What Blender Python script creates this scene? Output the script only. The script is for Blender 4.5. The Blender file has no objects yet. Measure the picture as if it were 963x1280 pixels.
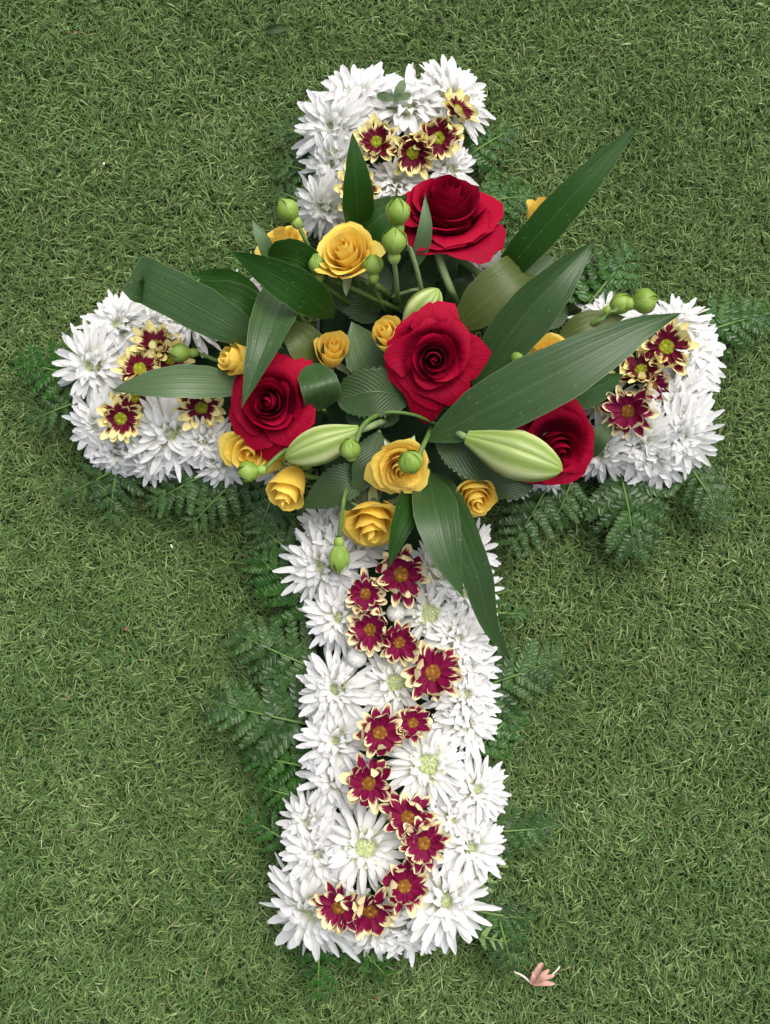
import bpy, math, random
import numpy as np
from mathutils import Vector, Matrix

random.seed(11)
rng = np.random.default_rng(5)
scene = bpy.context.scene
col = scene.collection
R = math.radians

# ------------------------------------------------------------------ camera
W, H = 963.0, 1280.0
VFOV = R(55.0)
TILT = R(6.0)
CAM_H = 0.985
F = (H / 2) / math.tan(VFOV / 2)
cam_loc = Vector((0.0, -CAM_H * math.tan(TILT), CAM_H))
cd = bpy.data.cameras.new('camera'); cam = bpy.data.objects.new('camera', cd); col.objects.link(cam)
cam.location = cam_loc; cam.rotation_euler = (TILT, 0, 0)
cd.sensor_fit = 'VERTICAL'; cd.angle = VFOV; cd.clip_start = 0.01; cd.clip_end = 200
scene.camera = cam
CAMR = Matrix.Rotation(TILT, 3, 'X')

# ------------------------------------------------------------------ light (bright overcast)
SUN_EL, SUN_AZ = R(62), R(38)      # azimuth: 0 = +Y, clockwise
w = bpy.data.worlds.new('World'); scene.world = w; w.use_nodes = True
nt = w.node_tree; nt.nodes.clear()
sky = nt.nodes.new('ShaderNodeTexSky'); sky.sky_type = 'NISHITA'; sky.sun_disc = False
sky.sun_elevation = SUN_EL; sky.sun_rotation = SUN_AZ
sky.air_density = 1.0; sky.dust_density = 6.0; sky.ozone_density = 0.6
bg = nt.nodes.new('ShaderNodeBackground'); bg.inputs[1].default_value = 0.15
wo = nt.nodes.new('ShaderNodeOutputWorld')
hs = nt.nodes.new('ShaderNodeHueSaturation'); hs.inputs['Saturation'].default_value = 0.45   # cloud cover
nt.links.new(sky.outputs[0], hs.inputs['Color']); nt.links.new(hs.outputs[0], bg.inputs[0]); nt.links.new(bg.outputs[0], wo.inputs[0])
sl = bpy.data.lights.new('sun', 'SUN'); sl.energy = 1.5; sl.angle = R(50); sl.color = (1.0, 0.96, 0.9)
so = bpy.data.objects.new('sun', sl); col.objects.link(so)
sd = Vector((math.sin(SUN_AZ) * math.cos(SUN_EL), math.cos(SUN_AZ) * math.cos(SUN_EL), math.sin(SUN_EL)))
so.rotation_euler = sd.to_track_quat('Z', 'Y').to_euler(); so.location = sd * 5

vs = scene.view_settings
vs.view_transform = 'Standard'; vs.look = 'None'; vs.gamma = 1.0; vs.exposure = 0.45; vs.use_curve_mapping = False
scene.render.engine = 'CYCLES'
scene.cycles.max_bounces = 8; scene.cycles.transmission_bounces = 6

# ------------------------------------------------------------------ pixel -> place
def ray(px, py):
    d = CAMR @ Vector(((px - W / 2) / F, -(py - H / 2) / F, -1.0))
    return d
def P(px, py, z):                      # the point at height z that the pixel shows
    d = ray(px, py); t = (z - cam_loc.z) / d.z
    return cam_loc + d * t
def mpp(px, py, z):                    # metres per photo pixel there
    d = ray(px, py); return ((z - cam_loc.z) / d.z) / F
def view(p): return (cam_loc - p).normalized()
def facing(p, dx, dy, tilt):           # a normal that leans from the viewer towards an image direction
    v = view(p)
    if tilt == 0 or (dx == 0 and dy == 0): return v
    d = Vector((dx, -dy, 0)); d = d - v * d.dot(v); d.normalize()
    return (v * math.cos(R(tilt)) + d * math.sin(R(tilt))).normalized()
def frame(n, spin=0.0):                # rotation whose local Z is n
    a = Vector((0, 1, 0)) if abs(n.y) < 0.9 else Vector((1, 0, 0))
    x = a.cross(n).normalized(); y = n.cross(x)
    m = Matrix((x, y, n)).transposed()
    return (m @ Matrix.Rotation(spin, 3, 'Z')).to_4x4()

# ------------------------------------------------------------------ object helpers
def tag(o, label=None, cat=None, group=None, kind=None):
    if label: o['label'] = label
    if cat: o['category'] = cat
    if group: o['group'] = group
    if kind: o['kind'] = kind
    return o
def empty(name, M):
    o = bpy.data.objects.new(name, None); col.objects.link(o); o.matrix_basis = M
    o.empty_display_size = 0.01
    return o
def link(name, me, parent=None, M=None):
    o = bpy.data.objects.new(name, me); col.objects.link(o)
    if parent: o.parent = parent
    if M is not None: o.matrix_basis = M
    return o
class MB:
    def __init__(s): s.v = []; s.f = []; s.uv = []; s.mi = []
    def grid(s, fn, nu, nv, mi=0, wrap=False, uvs=None):
        b = len(s.v)
        for j in range(nv + 1):
            for i in range(nu + 1):
                u, v = i / nu, j / nv
                s.v.append(tuple(fn(u, v))); s.uv.append((u, v))
        for j in range(nv):
            for i in range(nu):
                a = b + j * (nu + 1) + i
                s.f.append((a, a + nu + 1, a + nu + 2, a + 1)); s.mi.append(mi)
    def tube(s, pts, rad, n=8, mi=0, cap=True):
        pts = [Vector(p) for p in pts]
        b = len(s.v); m = len(pts)
        for k, p in enumerate(pts):
            t = (pts[min(k + 1, m - 1)] - pts[max(k - 1, 0)]).normalized()
            a = Vector((0, 0, 1)) if abs(t.z) < 0.9 else Vector((1, 0, 0))
            x = t.cross(a).normalized(); y = t.cross(x)
            r = rad(k / (m - 1)) if callable(rad) else rad
            for i in range(n):
                q = 2 * math.pi * i / n
                s.v.append(tuple(p + x * math.cos(q) * r + y * math.sin(q) * r)); s.uv.append((i / n, k / (m - 1)))
        for k in range(m - 1):
            for i in range(n):
                s.f.append((b + k * n + i, b + k * n + (i + 1) % n, b + (k + 1) * n + (i + 1) % n, b + (k + 1) * n + i)); s.mi.append(mi)
        if cap:
            s.f.append(tuple(b + i for i in range(n))[::-1]); s.mi.append(mi)
            s.f.append(tuple(b + (m - 1) * n + i for i in range(n))); s.mi.append(mi)
    def mesh(s, name, mats):
        me = bpy.data.meshes.new(name); me.from_pydata(s.v, [], s.f)
        ul = me.uv_layers.new(name='UVMap')
        li = np.empty(len(me.loops), dtype=np.int32); me.loops.foreach_get('vertex_index', li)
        ul.data.foreach_set('uv', np.array(s.uv, dtype=np.float32)[li].ravel())
        for m in (mats if isinstance(mats, (list, tuple)) else [mats]): me.materials.append(m)
        me.polygons.foreach_set('material_index', np.array(s.mi, dtype=np.int32))
        me.polygons.foreach_set('use_smooth', np.ones(len(me.polygons), dtype=bool))
        me.update(); return me

def spline(pts, n):
    pts = [Vector(p) for p in pts]
    if len(pts) == 2: return [pts[0].lerp(pts[1], i / n) for i in range(n + 1)]
    ext = [pts[0] * 2 - pts[1]] + pts + [pts[-1] * 2 - pts[-2]]
    out = []
    m = len(pts) - 1
    for i in range(n + 1):
        x = i / n * m; k = min(int(x), m - 1); t = x - k
        a, b, c, d = ext[k:k + 4]
        out.append(0.5 * ((2 * b) + (c - a) * t + (2 * a - 5 * b + 4 * c - d) * t * t + (3 * b - a - 3 * c + d) * t ** 3))
    return out

# ------------------------------------------------------------------ materials
class Mat:
    def __init__(s, name):
        s.m = bpy.data.materials.new(name); s.m.use_nodes = True; s.t = s.m.node_tree; s.t.nodes.clear()
        s.out = s.n('ShaderNodeOutputMaterial')
    def n(s, typ, **kw):
        nd = s.t.nodes.new(typ)
        for k, v in kw.items(): setattr(nd, k, v)
        return nd
    def l(s, a, b): s.t.links.new(a, b)
    def val(s, x, inp):
        if hasattr(x, 'links'): s.l(x, inp)
        else: inp.default_value = x
    def math(s, op, a, b=0.5, c=0.5, clamp=False):
        nd = s.n('ShaderNodeMath', operation=op, use_clamp=clamp)
        s.val(a, nd.inputs[0]); s.val(b, nd.inputs[1]); s.val(c, nd.inputs[2]); return nd.outputs[0]
    def ramp(s, fac, stops, interp='LINEAR'):
        nd = s.n('ShaderNodeValToRGB'); nd.color_ramp.interpolation = interp
        e = nd.color_ramp.elements
        while len(e) < len(stops): e.new(0.5)
        for el, (p, c) in zip(e, stops): el.position = p; el.color = (*c, 1) if len(c) == 3 else c
        s.val(fac, nd.inputs[0]); return nd.outputs[0]
    def mix(s, fac, a, b, blend='MIX'):
        nd = s.n('ShaderNodeMix', data_type='RGBA', blend_type=blend)
        s.val(fac, nd.inputs[0])
        for x, i in ((a, 6), (b, 7)):
            if hasattr(x, 'links'): s.l(x, nd.inputs[i])
            else: nd.inputs[i].default_value = (*x, 1)
        return nd.outputs[2]
    def uv(s):
        a = s.n('ShaderNodeUVMap'); b = s.n('ShaderNodeSeparateXYZ'); s.l(a.outputs[0], b.inputs[0])
        return a.outputs[0], b.outputs[0], b.outputs[1]
    def noise(s, scale, vec=None, detail=3, rough=0.5, dim='3D'):
        nd = s.n('ShaderNodeTexNoise'); nd.inputs['Scale'].default_value = scale; nd.inputs['Detail'].default_value = detail
        nd.inputs['Roughness'].default_value = rough
        if vec is None: vec = s.n('ShaderNodeTexCoord').outputs['Object']
        s.l(vec, nd.inputs['Vector']); return nd.outputs[0]
    def mapping(s, vec, scale=(1, 1, 1), loc=None):
        nd = s.n('ShaderNodeMapping'); s.l(vec, nd.inputs[0]); nd.inputs['Scale'].default_value = scale
        if loc is not None: s.l(loc, nd.inputs['Location'])
        return nd.outputs[0]
    def rand(s): return s.n('ShaderNodeObjectInfo').outputs['Random']
    def bump(s, h, strength=0.3, dist=0.001):
        nd = s.n('ShaderNodeBump'); nd.inputs['Strength'].default_value = strength; nd.inputs['Distance'].default_value = dist
        s.l(h, nd.inputs['Height']); return nd.outputs[0]
    def finish(s, base, rough=0.5, transl=0.0, tcol=None, normal=None, spec=0.5, sheen=0.0, sheen_tint=None, coat=0.0, sss=0.0):
        p = s.n('ShaderNodeBsdfPrincipled')
        if hasattr(base, 'links'): s.l(base, p.inputs['Base Color'])
        else: p.inputs['Base Color'].default_value = (*base, 1)
        s.val(rough, p.inputs['Roughness']); p.inputs['Specular IOR Level'].default_value = spec
        p.inputs['Sheen Weight'].default_value = sheen
        if sheen_tint: p.inputs['Sheen Tint'].default_value = (*sheen_tint, 1)
        p.inputs['Coat Weight'].default_value = coat
        if normal is not None: s.l(normal, p.inputs['Normal'])
        sh = p.outputs[0]
        if transl > 0:
            tb = s.n('ShaderNodeBsdfTranslucent')
            src = tcol if tcol is not None else base
            if hasattr(src, 'links'): s.l(src, tb.inputs[0])
            else: tb.inputs[0].default_value = (*src, 1)
            if normal is not None: s.l(normal, tb.inputs['Normal'])
            mx = s.n('ShaderNodeMixShader'); mx.inputs[0].default_value = transl
            s.l(sh, mx.inputs[1]); s.l(tb.outputs[0], mx.inputs[2]); sh = mx.outputs[0]
        s.l(sh, s.out.inputs[0]); return s.m

def mat_white():
    m = Mat('white_petal'); uv, u, v = m.uv()
    base = m.ramp(v, [(0.0, (0.62, 0.70, 0.34)), (0.14, (0.80, 0.82, 0.64)), (0.42, (0.80, 0.80, 0.77)), (1.0, (0.82, 0.82, 0.83))])
    r = m.rand()
    base = m.mix(m.math('MULTIPLY', r, 0.10), base, (0.70, 0.71, 0.66))
    st = m.noise(1.0, m.mapping(uv, (16, 1.2, 1)), 2)
    return m.finish(base, 0.6, 0.40, normal=m.bump(st, 0.22, 0.0008), spec=0.2)
def mat_floret():
    m = Mat('green_white_floret'); uv, u, v = m.uv()
    base = m.ramp(v, [(0.0, (0.56, 0.65, 0.28)), (0.18, (0.76, 0.81, 0.56)), (0.5, (0.84, 0.86, 0.72)), (1.0, (0.85, 0.86, 0.74))])
    return m.finish(base, 0.55, 0.2, spec=0.3)
def mat_bicolour(name, mar, mar2, cream, lo, hi):
    m = Mat(name); uv, u, v = m.uv()
    r = m.rand()
    off = m.n('ShaderNodeCombineXYZ'); m.l(m.math('MULTIPLY', r, 37.0), off.inputs[0]); m.l(m.math('MULTIPLY', r, 91.0), off.inputs[1])
    ns = m.noise(1.0, m.mapping(uv, (7, 1.6, 1), off.outputs[0]), 3)
    e = m.math('ABSOLUTE', m.math('SUBTRACT', u, 0.5)); e = m.math('MULTIPLY', e, 2.0)
    e = m.math('POWER', e, 2.5)
    edge = m.math('MULTIPLY', e, m.math('MULTIPLY', v, 0.55))
    d = m.math('ADD', m.math('ADD', v, edge), m.math('MULTIPLY', m.math('SUBTRACT', ns, 0.5), 0.60))
    d = m.math('ADD', d, m.math('MULTIPLY', m.math('SUBTRACT', r, 0.5), 0.34))
    fac = m.n('ShaderNodeMapRange'); fac.interpolation_type = 'SMOOTHSTEP'
    m.l(d, fac.inputs[0]); fac.inputs[1].default_value = lo; fac.inputs[2].default_value = hi
    fine = m.noise(1.0, m.mapping(uv, (22, 1.5, 1)), 2)
    mc = m.mix(fine, mar, mar2)
    base = m.mix(fac.outputs[0], mc, cream)
    g = m.n('ShaderNodeNewGeometry').outputs['Backfacing']
    base = m.mix(g, base, m.mix(0.08, cream, mar2))
    return m.finish(base, 0.55, 0.2, normal=m.bump(fine, 0.35, 0.0008), spec=0.15)
def mat_disc(name, a, b):
    m = Mat(name); vo = m.n('ShaderNodeTexVoronoi'); vo.inputs['Scale'].default_value = 9.0
    m.l(m.n('ShaderNodeTexCoord').outputs['Object'], vo.inputs['Vector'])
    base = m.ramp(vo.outputs['Distance'], [(0.0, a), (0.6, b)])
    return m.finish(base, 0.7, normal=m.bump(vo.outputs['Distance'], 0.9, 0.002), spec=0.2)
def mat_rose(name, deep, mid, edge, tr, rough=0.6, sheen=0.3, tint=None, spec=0.25):
    m = Mat(name); uv, u, v = m.uv()
    ns = m.noise(1.0, m.mapping(uv, (9, 2, 1)), 4)
    vein = m.noise(1.0, m.mapping(uv, (40, 3, 1)), 2)
    d = m.math('ADD', v, m.math('MULTIPLY', m.math('SUBTRACT', ns, 0.5), 0.25))
    stops = [(0.0, deep), (0.55, mid), (1.0, edge)]
    base = m.ramp(d, stops)
    base = m.mix(m.math('MULTIPLY', m.rand(), 0.25), base, deep)
    base = m.mix(m.math('MULTIPLY', m.math('SUBTRACT', vein, 0.35, clamp=True), 0.8), base, deep)
    return m.finish(base, rough, tr, normal=m.bump(m.math('ADD', vein, m.math('MULTIPLY', ns, 2.0)), 0.45, 0.0014), spec=spec, sheen=sheen, sheen_tint=tint)
def mat_lilyleaf(name, dark, light, rough=0.38, tr=0.12, tcol=(0.10, 0.26, 0.02), spec=0.38):
    m = Mat(name); uv, u, v = m.uv()
    wv = m.math('SINE', m.math('MULTIPLY', u, 75.0))
    wv2 = m.math('SINE', m.math('MULTIPLY', u, 31.0))
    h = m.math('ADD', m.math('MULTIPLY', wv, 0.5), wv2)
    mid = m.math('ABSOLUTE', m.math('SUBTRACT', u, 0.5))
    midl = m.math('SUBTRACT', 1.0, m.math('MULTIPLY', mid, 45.0, clamp=True), clamp=True)
    ns = m.noise(28.0, None, 4, 0.6)
    wn = m.noise(1.0, m.mapping(uv, (26, 1.5, 1)), 3)
    f = m.math('ADD', m.math('MULTIPLY', wn, 0.6), m.math('MULTIPLY', ns, 0.55))
    base = m.mix(f, dark, light)
    base = m.mix(m.math('MULTIPLY', midl, 0.25), base, (0.12, 0.20, 0.05))
    edge = m.math('GREATER_THAN', mid, 0.485)
    base = m.mix(m.math('MULTIPLY', edge, 0.25), base, (0.25, 0.30, 0.14))
    sp = m.noise(420.0, None, 1)
    base = m.mix(m.math('MULTIPLY', m.math('GREATER_THAN', sp, 0.74), 0.35), base, (0.30, 0.34, 0.22))
    hh = m.math('SUBTRACT', h, m.math('MULTIPLY', midl, 3.0))
    rr = m.math('ADD', rough - 0.08, m.math('MULTIPLY', ns, 0.16))
    return m.finish(base, rr, tr, tcol=tcol, normal=m.bump(hh, 0.16, 0.0006), spec=spec)
def mat_roseleaf(name, dark, light, rough=0.42):
    m = Mat(name); uv, u, v = m.uv()
    mid = m.math('ABSOLUTE', m.math('SUBTRACT', u, 0.5))
    d = m.math('SUBTRACT', v, m.math('MULTIPLY', mid, 0.7))
    veins = m.math('SINE', m.math('MULTIPLY', d, 48.0))
    veins = m.math('POWER', m.math('ABSOLUTE', veins), 0.35)
    midl = m.math('MULTIPLY', mid, 40.0, clamp=True)
    h = m.math('MULTIPLY', veins, midl)
    ns = m.noise(90.0, None, 4, 0.6)
    base = m.mix(ns, dark, light)
    base = m.mix(m.math('MULTIPLY', m.math('SUBTRACT', 1.0, h), 0.25), base, (0.12, 0.18, 0.06))
    return m.finish(base, rough, 0.12, tcol=(0.10, 0.24, 0.03), normal=m.bump(m.math('ADD', h, m.math('MULTIPLY', ns, 0.6)), 0.5, 0.001), spec=0.35)
def mat_fern(name, dark, light, tcol):
    m = Mat(name); uv, u, v = m.uv()
    ns = m.noise(60.0, None, 3)
    f = m.math('ADD', m.math('MULTIPLY', m.rand(), 0.5), m.math('MULTIPLY', ns, 0.5))
    base = m.mix(f, dark, light)
    mid = m.math('ABSOLUTE', m.math('SUBTRACT', u, 0.5))
    h = m.math('MULTIPLY', mid, 6.0, clamp=True)
    return m.finish(base, 0.34, 0.06, tcol=tcol, normal=m.bump(h, 0.6, 0.0008), spec=0.36)
def mat_lilybud():
    m = Mat('lily_bud_skin'); uv, u, v = m.uv()
    c = m.math('COSINE', m.math('MULTIPLY', u, 2 * math.pi * 6))
    f = m.math('MULTIPLY_ADD', c, 0.5, 0.5)
    ns = m.noise(1.0, m.mapping(uv, (60, 4, 1)), 3)
    f = m.math('ADD', f, m.math('MULTIPLY', m.math('SUBTRACT', ns, 0.5), 0.5), clamp=True)
    gr = m.math('ABSOLUTE', m.math('SINE', m.math('MULTIPLY', u, math.pi * 3)))
    f = m.math('MULTIPLY', f, m.math('MULTIPLY_ADD', gr, 0.8, 0.2, clamp=True))
    base = m.mix(f, (0.17, 0.25, 0.05), (0.50, 0.56, 0.25))
    tip = m.ramp(v, [(0.0, (1, 1, 1)), (0.2, (0, 0, 0)), (0.8, (0, 0, 0)), (1.0, (1, 1, 1))])
    base = m.mix(m.math('MULTIPLY', tip, 0.6), base, (0.20, 0.34, 0.05))
    return m.finish(base, 0.42, 0.0, normal=m.bump(ns, 0.25, 0.0008), spec=0.45)
def mat_bud(name, a, b):
    m = Mat(name); uv, u, v = m.uv()
    ns = m.noise(1.0, m.mapping(uv, (30, 3, 1)), 3)
    base = m.mix(ns, a, b)
    e = m.math('ABSOLUTE', m.math('SUBTRACT', u, 0.5)); e = m.math('GREATER_THAN', e, 0.43)
    base = m.mix(m.math('MULTIPLY', e, 0.35), base, (0.42, 0.50, 0.2))
    base = m.mix(m.math('MULTIPLY', m.noise(240.0, None, 3), 0.3), base, (0.05, 0.10, 0.01))
    return m.finish(base, 0.5, 0.0, normal=m.bump(ns, 0.4, 0.0006), spec=0.4)
def mat_plain(name, a, b, scale, rough=0.6, spec=0.3, tr=0.0, bump=0.2):
    m = Mat(name); ns = m.noise(scale, None, 4, 0.6)
    return m.finish(m.mix(ns, a, b), rough, tr, normal=m.bump(ns, bump, 0.001), spec=spec)

M = {}
M['white'] = mat_white(); M['floret'] = mat_floret()
M['bi_y'] = mat_bicolour('maroon_yellow_petal', (0.085, 0.001, 0.012), (0.15, 0.003, 0.028), (0.88, 0.79, 0.36), 0.58, 0.82)
M['bi_m'] = mat_bicolour('magenta_cream_petal', (0.11, 0.001, 0.020), (0.24, 0.004, 0.065), (0.88, 0.78, 0.45), 0.76, 0.98)
M['disc_g'] = mat_disc('green_disc', (0.42, 0.42, 0.03), (0.20, 0.22, 0.01))
M['disc_o'] = mat_disc('ochre_disc', (0.42, 0.22, 0.03), (0.18, 0.07, 0.01))
M['red'] = mat_rose('crimson_petal', (0.11, 0.0005, 0.016), (0.25, 0.0006, 0.018), (0.36, 0.0008, 0.022), 0.12, 0.65, 0.04, (0.9, 0.05, 0.2), spec=0.10)  # deep tone has a little magenta of the inner petal shading painted in
M['yellow'] = mat_rose('yellow_petal', (0.93, 0.62, 0.06), (0.95, 0.71, 0.10), (0.95, 0.75, 0.18), 0.38, 0.5, 0.15, (1, 0.9, 0.5))
M['lily'] = mat_lilyleaf('lily_leaf', (0.016, 0.048, 0.011), (0.038, 0.084, 0.024), 0.42)
M['lily_grey'] = mat_lilyleaf('lily_leaf_greyish', (0.055, 0.100, 0.042), (0.100, 0.160, 0.070), 0.46)
M['lily_shaded'] = mat_lilyleaf('lily_leaf_shaded', (0.006, 0.030, 0.003), (0.015, 0.060, 0.006), 0.50, spec=0.15)  # base darkened: shade of leaves angled to dark surroundings put into the colour
M['lily_olive'] = mat_lilyleaf('lily_leaf_olive', (0.038, 0.060, 0.010), (0.085, 0.110, 0.024), 0.5)
M['rleaf'] = mat_roseleaf('rose_leaf', (0.018, 0.045, 0.012), (0.042, 0.082, 0.026))
M['rleaf_g'] = mat_roseleaf('rose_leaf_pale', (0.07, 0.11, 0.05), (0.13, 0.19, 0.09))
M['fern'] = mat_fern('fern_leaf', (0.007, 0.030, 0.004), (0.052, 0.118, 0.026), (0.05, 0.18, 0.012))
M['fern_b'] = mat_fern('fern_leaf_bright', (0.006, 0.040, 0.002), (0.032, 0.108, 0.007), (0.06, 0.22, 0.01))
M['fern_p'] = mat_fern('fern_leaf_pale', (0.12, 0.21, 0.06), (0.20, 0.31, 0.11), (0.2, 0.4, 0.08))
M['lbud'] = mat_lilybud()
M['bud'] = mat_bud('rose_bud_green', (0.11, 0.21, 0.015), (0.23, 0.36, 0.045))
M['sepal'] = mat_bud('sepal_green', (0.16, 0.28, 0.03), (0.30, 0.42, 0.09))
M['sepal_p'] = mat_bud('sepal_pale', (0.28, 0.36, 0.17), (0.46, 0.52, 0.32))
M['stem'] = mat_plain('green_stem', (0.05, 0.11, 0.02), (0.13, 0.22, 0.05), 80, 0.5)
M['stem_p'] = mat_plain('pale_stem', (0.13, 0.20, 0.08), (0.22, 0.30, 0.13), 80, 0.5)
M['foam'] = mat_plain('floral_foam', (0.010, 0.022, 0.010), (0.022, 0.045, 0.018), 300, 0.95, 0.1, 0, 0.8)
M['tray'] = mat_plain('black_plastic', (0.010, 0.010, 0.011), (0.016, 0.016, 0.017), 60, 0.35, 0.5)
M['pink'] = mat_plain('dry_pink_leaf', (0.40, 0.20, 0.16), (0.58, 0.38, 0.30), 160, 0.7, 0.2, 0.15, 0.6)
M['tan'] = mat_plain('dry_tan', (0.12, 0.065, 0.03), (0.26, 0.16, 0.09), 300, 0.8, 0.2)
M['pale'] = mat_plain('dry_pale', (0.6, 0.55, 0.4), (0.75, 0.72, 0.62), 300, 0.8, 0.2)

# ------------------------------------------------------------------ ground and turf
def mat_turf():
    m = Mat('turf_blade')
    at = m.n('ShaderNodeAttribute'); at.attribute_name = 'shade'
    sx = m.n('ShaderNodeSeparateXYZ'); m.l(at.outputs['Vector'], sx.inputs[0])
    tc = m.n('ShaderNodeTexCoord').outputs['Object']
    big = m.noise(9.0, tc, 5, 0.65)
    f = m.math('ADD', m.math('MULTIPLY', sx.outputs[0], 0.72), m.math('MULTIPLY', big, 0.5))
    base = m.ramp(f, [(0.10, (0.020, 0.047, 0.012)), (0.38, (0.056, 0.110, 0.024)), (0.62, (0.116, 0.194, 0.052)), (0.88, (0.262, 0.358, 0.135)), (1.0, (0.42, 0.48, 0.25))])
    ol = m.noise(2.6, tc, 3, 0.6)
    base = m.mix(m.math('MULTIPLY', m.math('SUBTRACT', ol, 0.45, clamp=True), 0.9), base, (0.130, 0.155, 0.055))
    base = m.mix(m.math('MULTIPLY', sx.outputs[1], 0.55), base, (0.085, 0.155, 0.070))
    base = m.mix(m.math('GREATER_THAN', sx.outputs[2], 0.99), base, (0.22, 0.21, 0.11))
    return m.finish(base, 0.6, 0.12, spec=0.12)
M['turf'] = mat_turf()
def mat_ground():
    m = Mat('turf_backing'); tc = m.n('ShaderNodeTexCoord').outputs['Object']
    ns = m.noise(400, tc, 4, 0.6); ns2 = m.noise(120, tc, 5, 0.7)
    near = m.mix(ns, (0.014, 0.028, 0.008), (0.032, 0.052, 0.016))
    far = m.mix(m.math('MULTIPLY_ADD', ns2, 2.4, -0.7, clamp=True), (0.016, 0.034, 0.008), (0.078, 0.122, 0.036))   # turf too far off to tell blades apart
    xy = m.n('ShaderNodeSeparateXYZ'); m.l(tc, xy.inputs[0])
    d = m.math('MAXIMUM', m.math('ABSOLUTE', xy.outputs[0]), m.math('ABSOLUTE', xy.outputs[1]))
    f = m.n('ShaderNodeMapRange'); m.l(d, f.inputs[0]); f.inputs[1].default_value = 0.7; f.inputs[2].default_value = 1.1
    return m.finish(m.mix(f.outputs[0], near, far), 0.95, normal=m.bump(ns2, 0.8, 0.004), spec=0.1)
M['ground'] = mat_ground()
g = MB(); g.grid(lambda u, v: ((u - .5) * 30, (v - .5) * 30, 0), 2, 2)
tag(link('ground', g.mesh('ground', M['ground'])), kind='structure')

def foot(px0, py0, px1, py1, z):
    a = P(px0, py0, z); b = P(px1, py1, z)
    return min(a.x, b.x), min(a.y, b.y), max(a.x, b.x), max(a.y, b.y)
SHAFT = foot(403, 125, 582, 1150, 0.045)
ARM = foot(122, 432, 868, 575, 0.045)

def turf(n, x0, x1, y0, y1, nseg, wid, hole=None, seed=1):
    r = np.random.default_rng(seed)
    x = r.uniform(x0, x1, n); y = r.uniform(y0, y1, n)
    keep = np.ones(n, bool)
    if hole is not None: keep &= ~((x > hole[0]) & (x < hole[1]) & (y > hole[2]) & (y < hole[3]))
    for b in (SHAFT, ARM): keep &= ~((x > b[0] + .01) & (x < b[2] - .01) & (y > b[1] + .01) & (y < b[3] - .01))
    x, y = x[keep], y[keep]; n = len(x)
    # tufts give local direction bias so blades swirl in clumps
    gx = np.sin(x * 61 + 3 * np.sin(y * 37)) + np.sin(y * 83 + x * 29); gy = np.cos(y * 57 + 3 * np.sin(x * 41)) + np.sin(x * 71 - y * 33)
    az = np.arctan2(gy, gx) + r.normal(0, 1.6, n)
    top = r.random(n)
    L = 0.007 + 0.012 * r.random(n) ** 1.3
    el0 = R(75) - top * R(50) + r.normal(0, .12, n)
    bend = r.uniform(0.5, 1.9, n)
    wv = wid * r.uniform(0.7, 1.25, n)
    tw = r.uniform(-0.9, 0.9, n)
    z0 = r.uniform(0.0, 0.006, n)
    pts = []; p = np.stack([x, y, z0], 1)
    daz = r.normal(0, 0.5, n)
    pts.append(p)
    for k in range(nseg):
        t = (k + .5) / nseg
        e = el0 - bend * t; a = az + daz * t
        d = np.stack([np.cos(e) * np.cos(a), np.cos(e) * np.sin(a), np.sin(e)], 1)
        p = p + d * (L / nseg)[:, None]
        p = p.copy(); p[:, 2] = np.maximum(p[:, 2], 0.0015)
        pts.append(p)
    sidea = az + np.pi / 2
    side = np.stack([np.cos(sidea) * np.cos(tw), np.sin(sidea) * np.cos(tw), np.sin(tw)], 1)
    V = []; nv = 2 * nseg + 1
    verts = np.empty((n, nv, 3), np.float32)
    for k in range(nseg):
        ww = wv * (1.0 - 0.35 * (k / nseg) ** 2) * 0.5
        verts[:, 2 * k] = pts[k] - side * ww[:, None]; verts[:, 2 * k + 1] = pts[k] + side * ww[:, None]
    verts[:, nv - 1] = pts[nseg]
    base = (np.arange(n) * nv)[:, None]
    quads = np.concatenate([base + np.array([[2 * k, 2 * k + 1, 2 * k + 3, 2 * k + 2]]) for k in range(nseg - 1)], 1).reshape(-1, 4)
    tris = base + np.array([[2 * nseg - 2, 2 * nseg - 1, 2 * nseg]])
    me = bpy.data.meshes.new('grass')
    me.vertices.add(n * nv); me.vertices.foreach_set('co', verts.ravel())
    nl = quads.size + tris.size
    me.loops.add(nl); me.loops.foreach_set('vertex_index', np.concatenate([quads.ravel(), tris.ravel()]).astype(np.int32))
    npoly = len(quads) + len(tris); me.polygons.add(npoly)
    ls = np.concatenate([np.arange(len(quads)) * 4, len(quads) * 4 + np.arange(len(tris)) * 3]).astype(np.int32)
    me.polygons.foreach_set('loop_start', ls)
    me.polygons.foreach_set('use_smooth', np.ones(npoly, bool))
    at = me.attributes.new('shade', 'FLOAT_VECTOR', 'POINT')
    c = np.stack([r.beta(2.0, 2.2, n), r.random(n) ** 2, r.random(n)], 1).astype(np.float32)
    at.data.foreach_set('vector', np.repeat(c, nv, axis=0).ravel())
    me.update(calc_edges=True); me.materials.append(M['turf'])
    return me
gm = turf(300000, -0.50, 0.50, -0.64, 0.66, 3, 0.00112, None, 1)
tag(link('grass', gm), 'short curled green artificial grass blades', 'grass', kind='stuff')
gm = turf(190000, -1.1, 1.1, -1.2, 1.3, 2, 0.0024, (-0.5, 0.5, -0.64, 0.66), 2)
tag(link('grass', gm), 'short curled green artificial grass blades further out', 'grass', kind='stuff')

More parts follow.
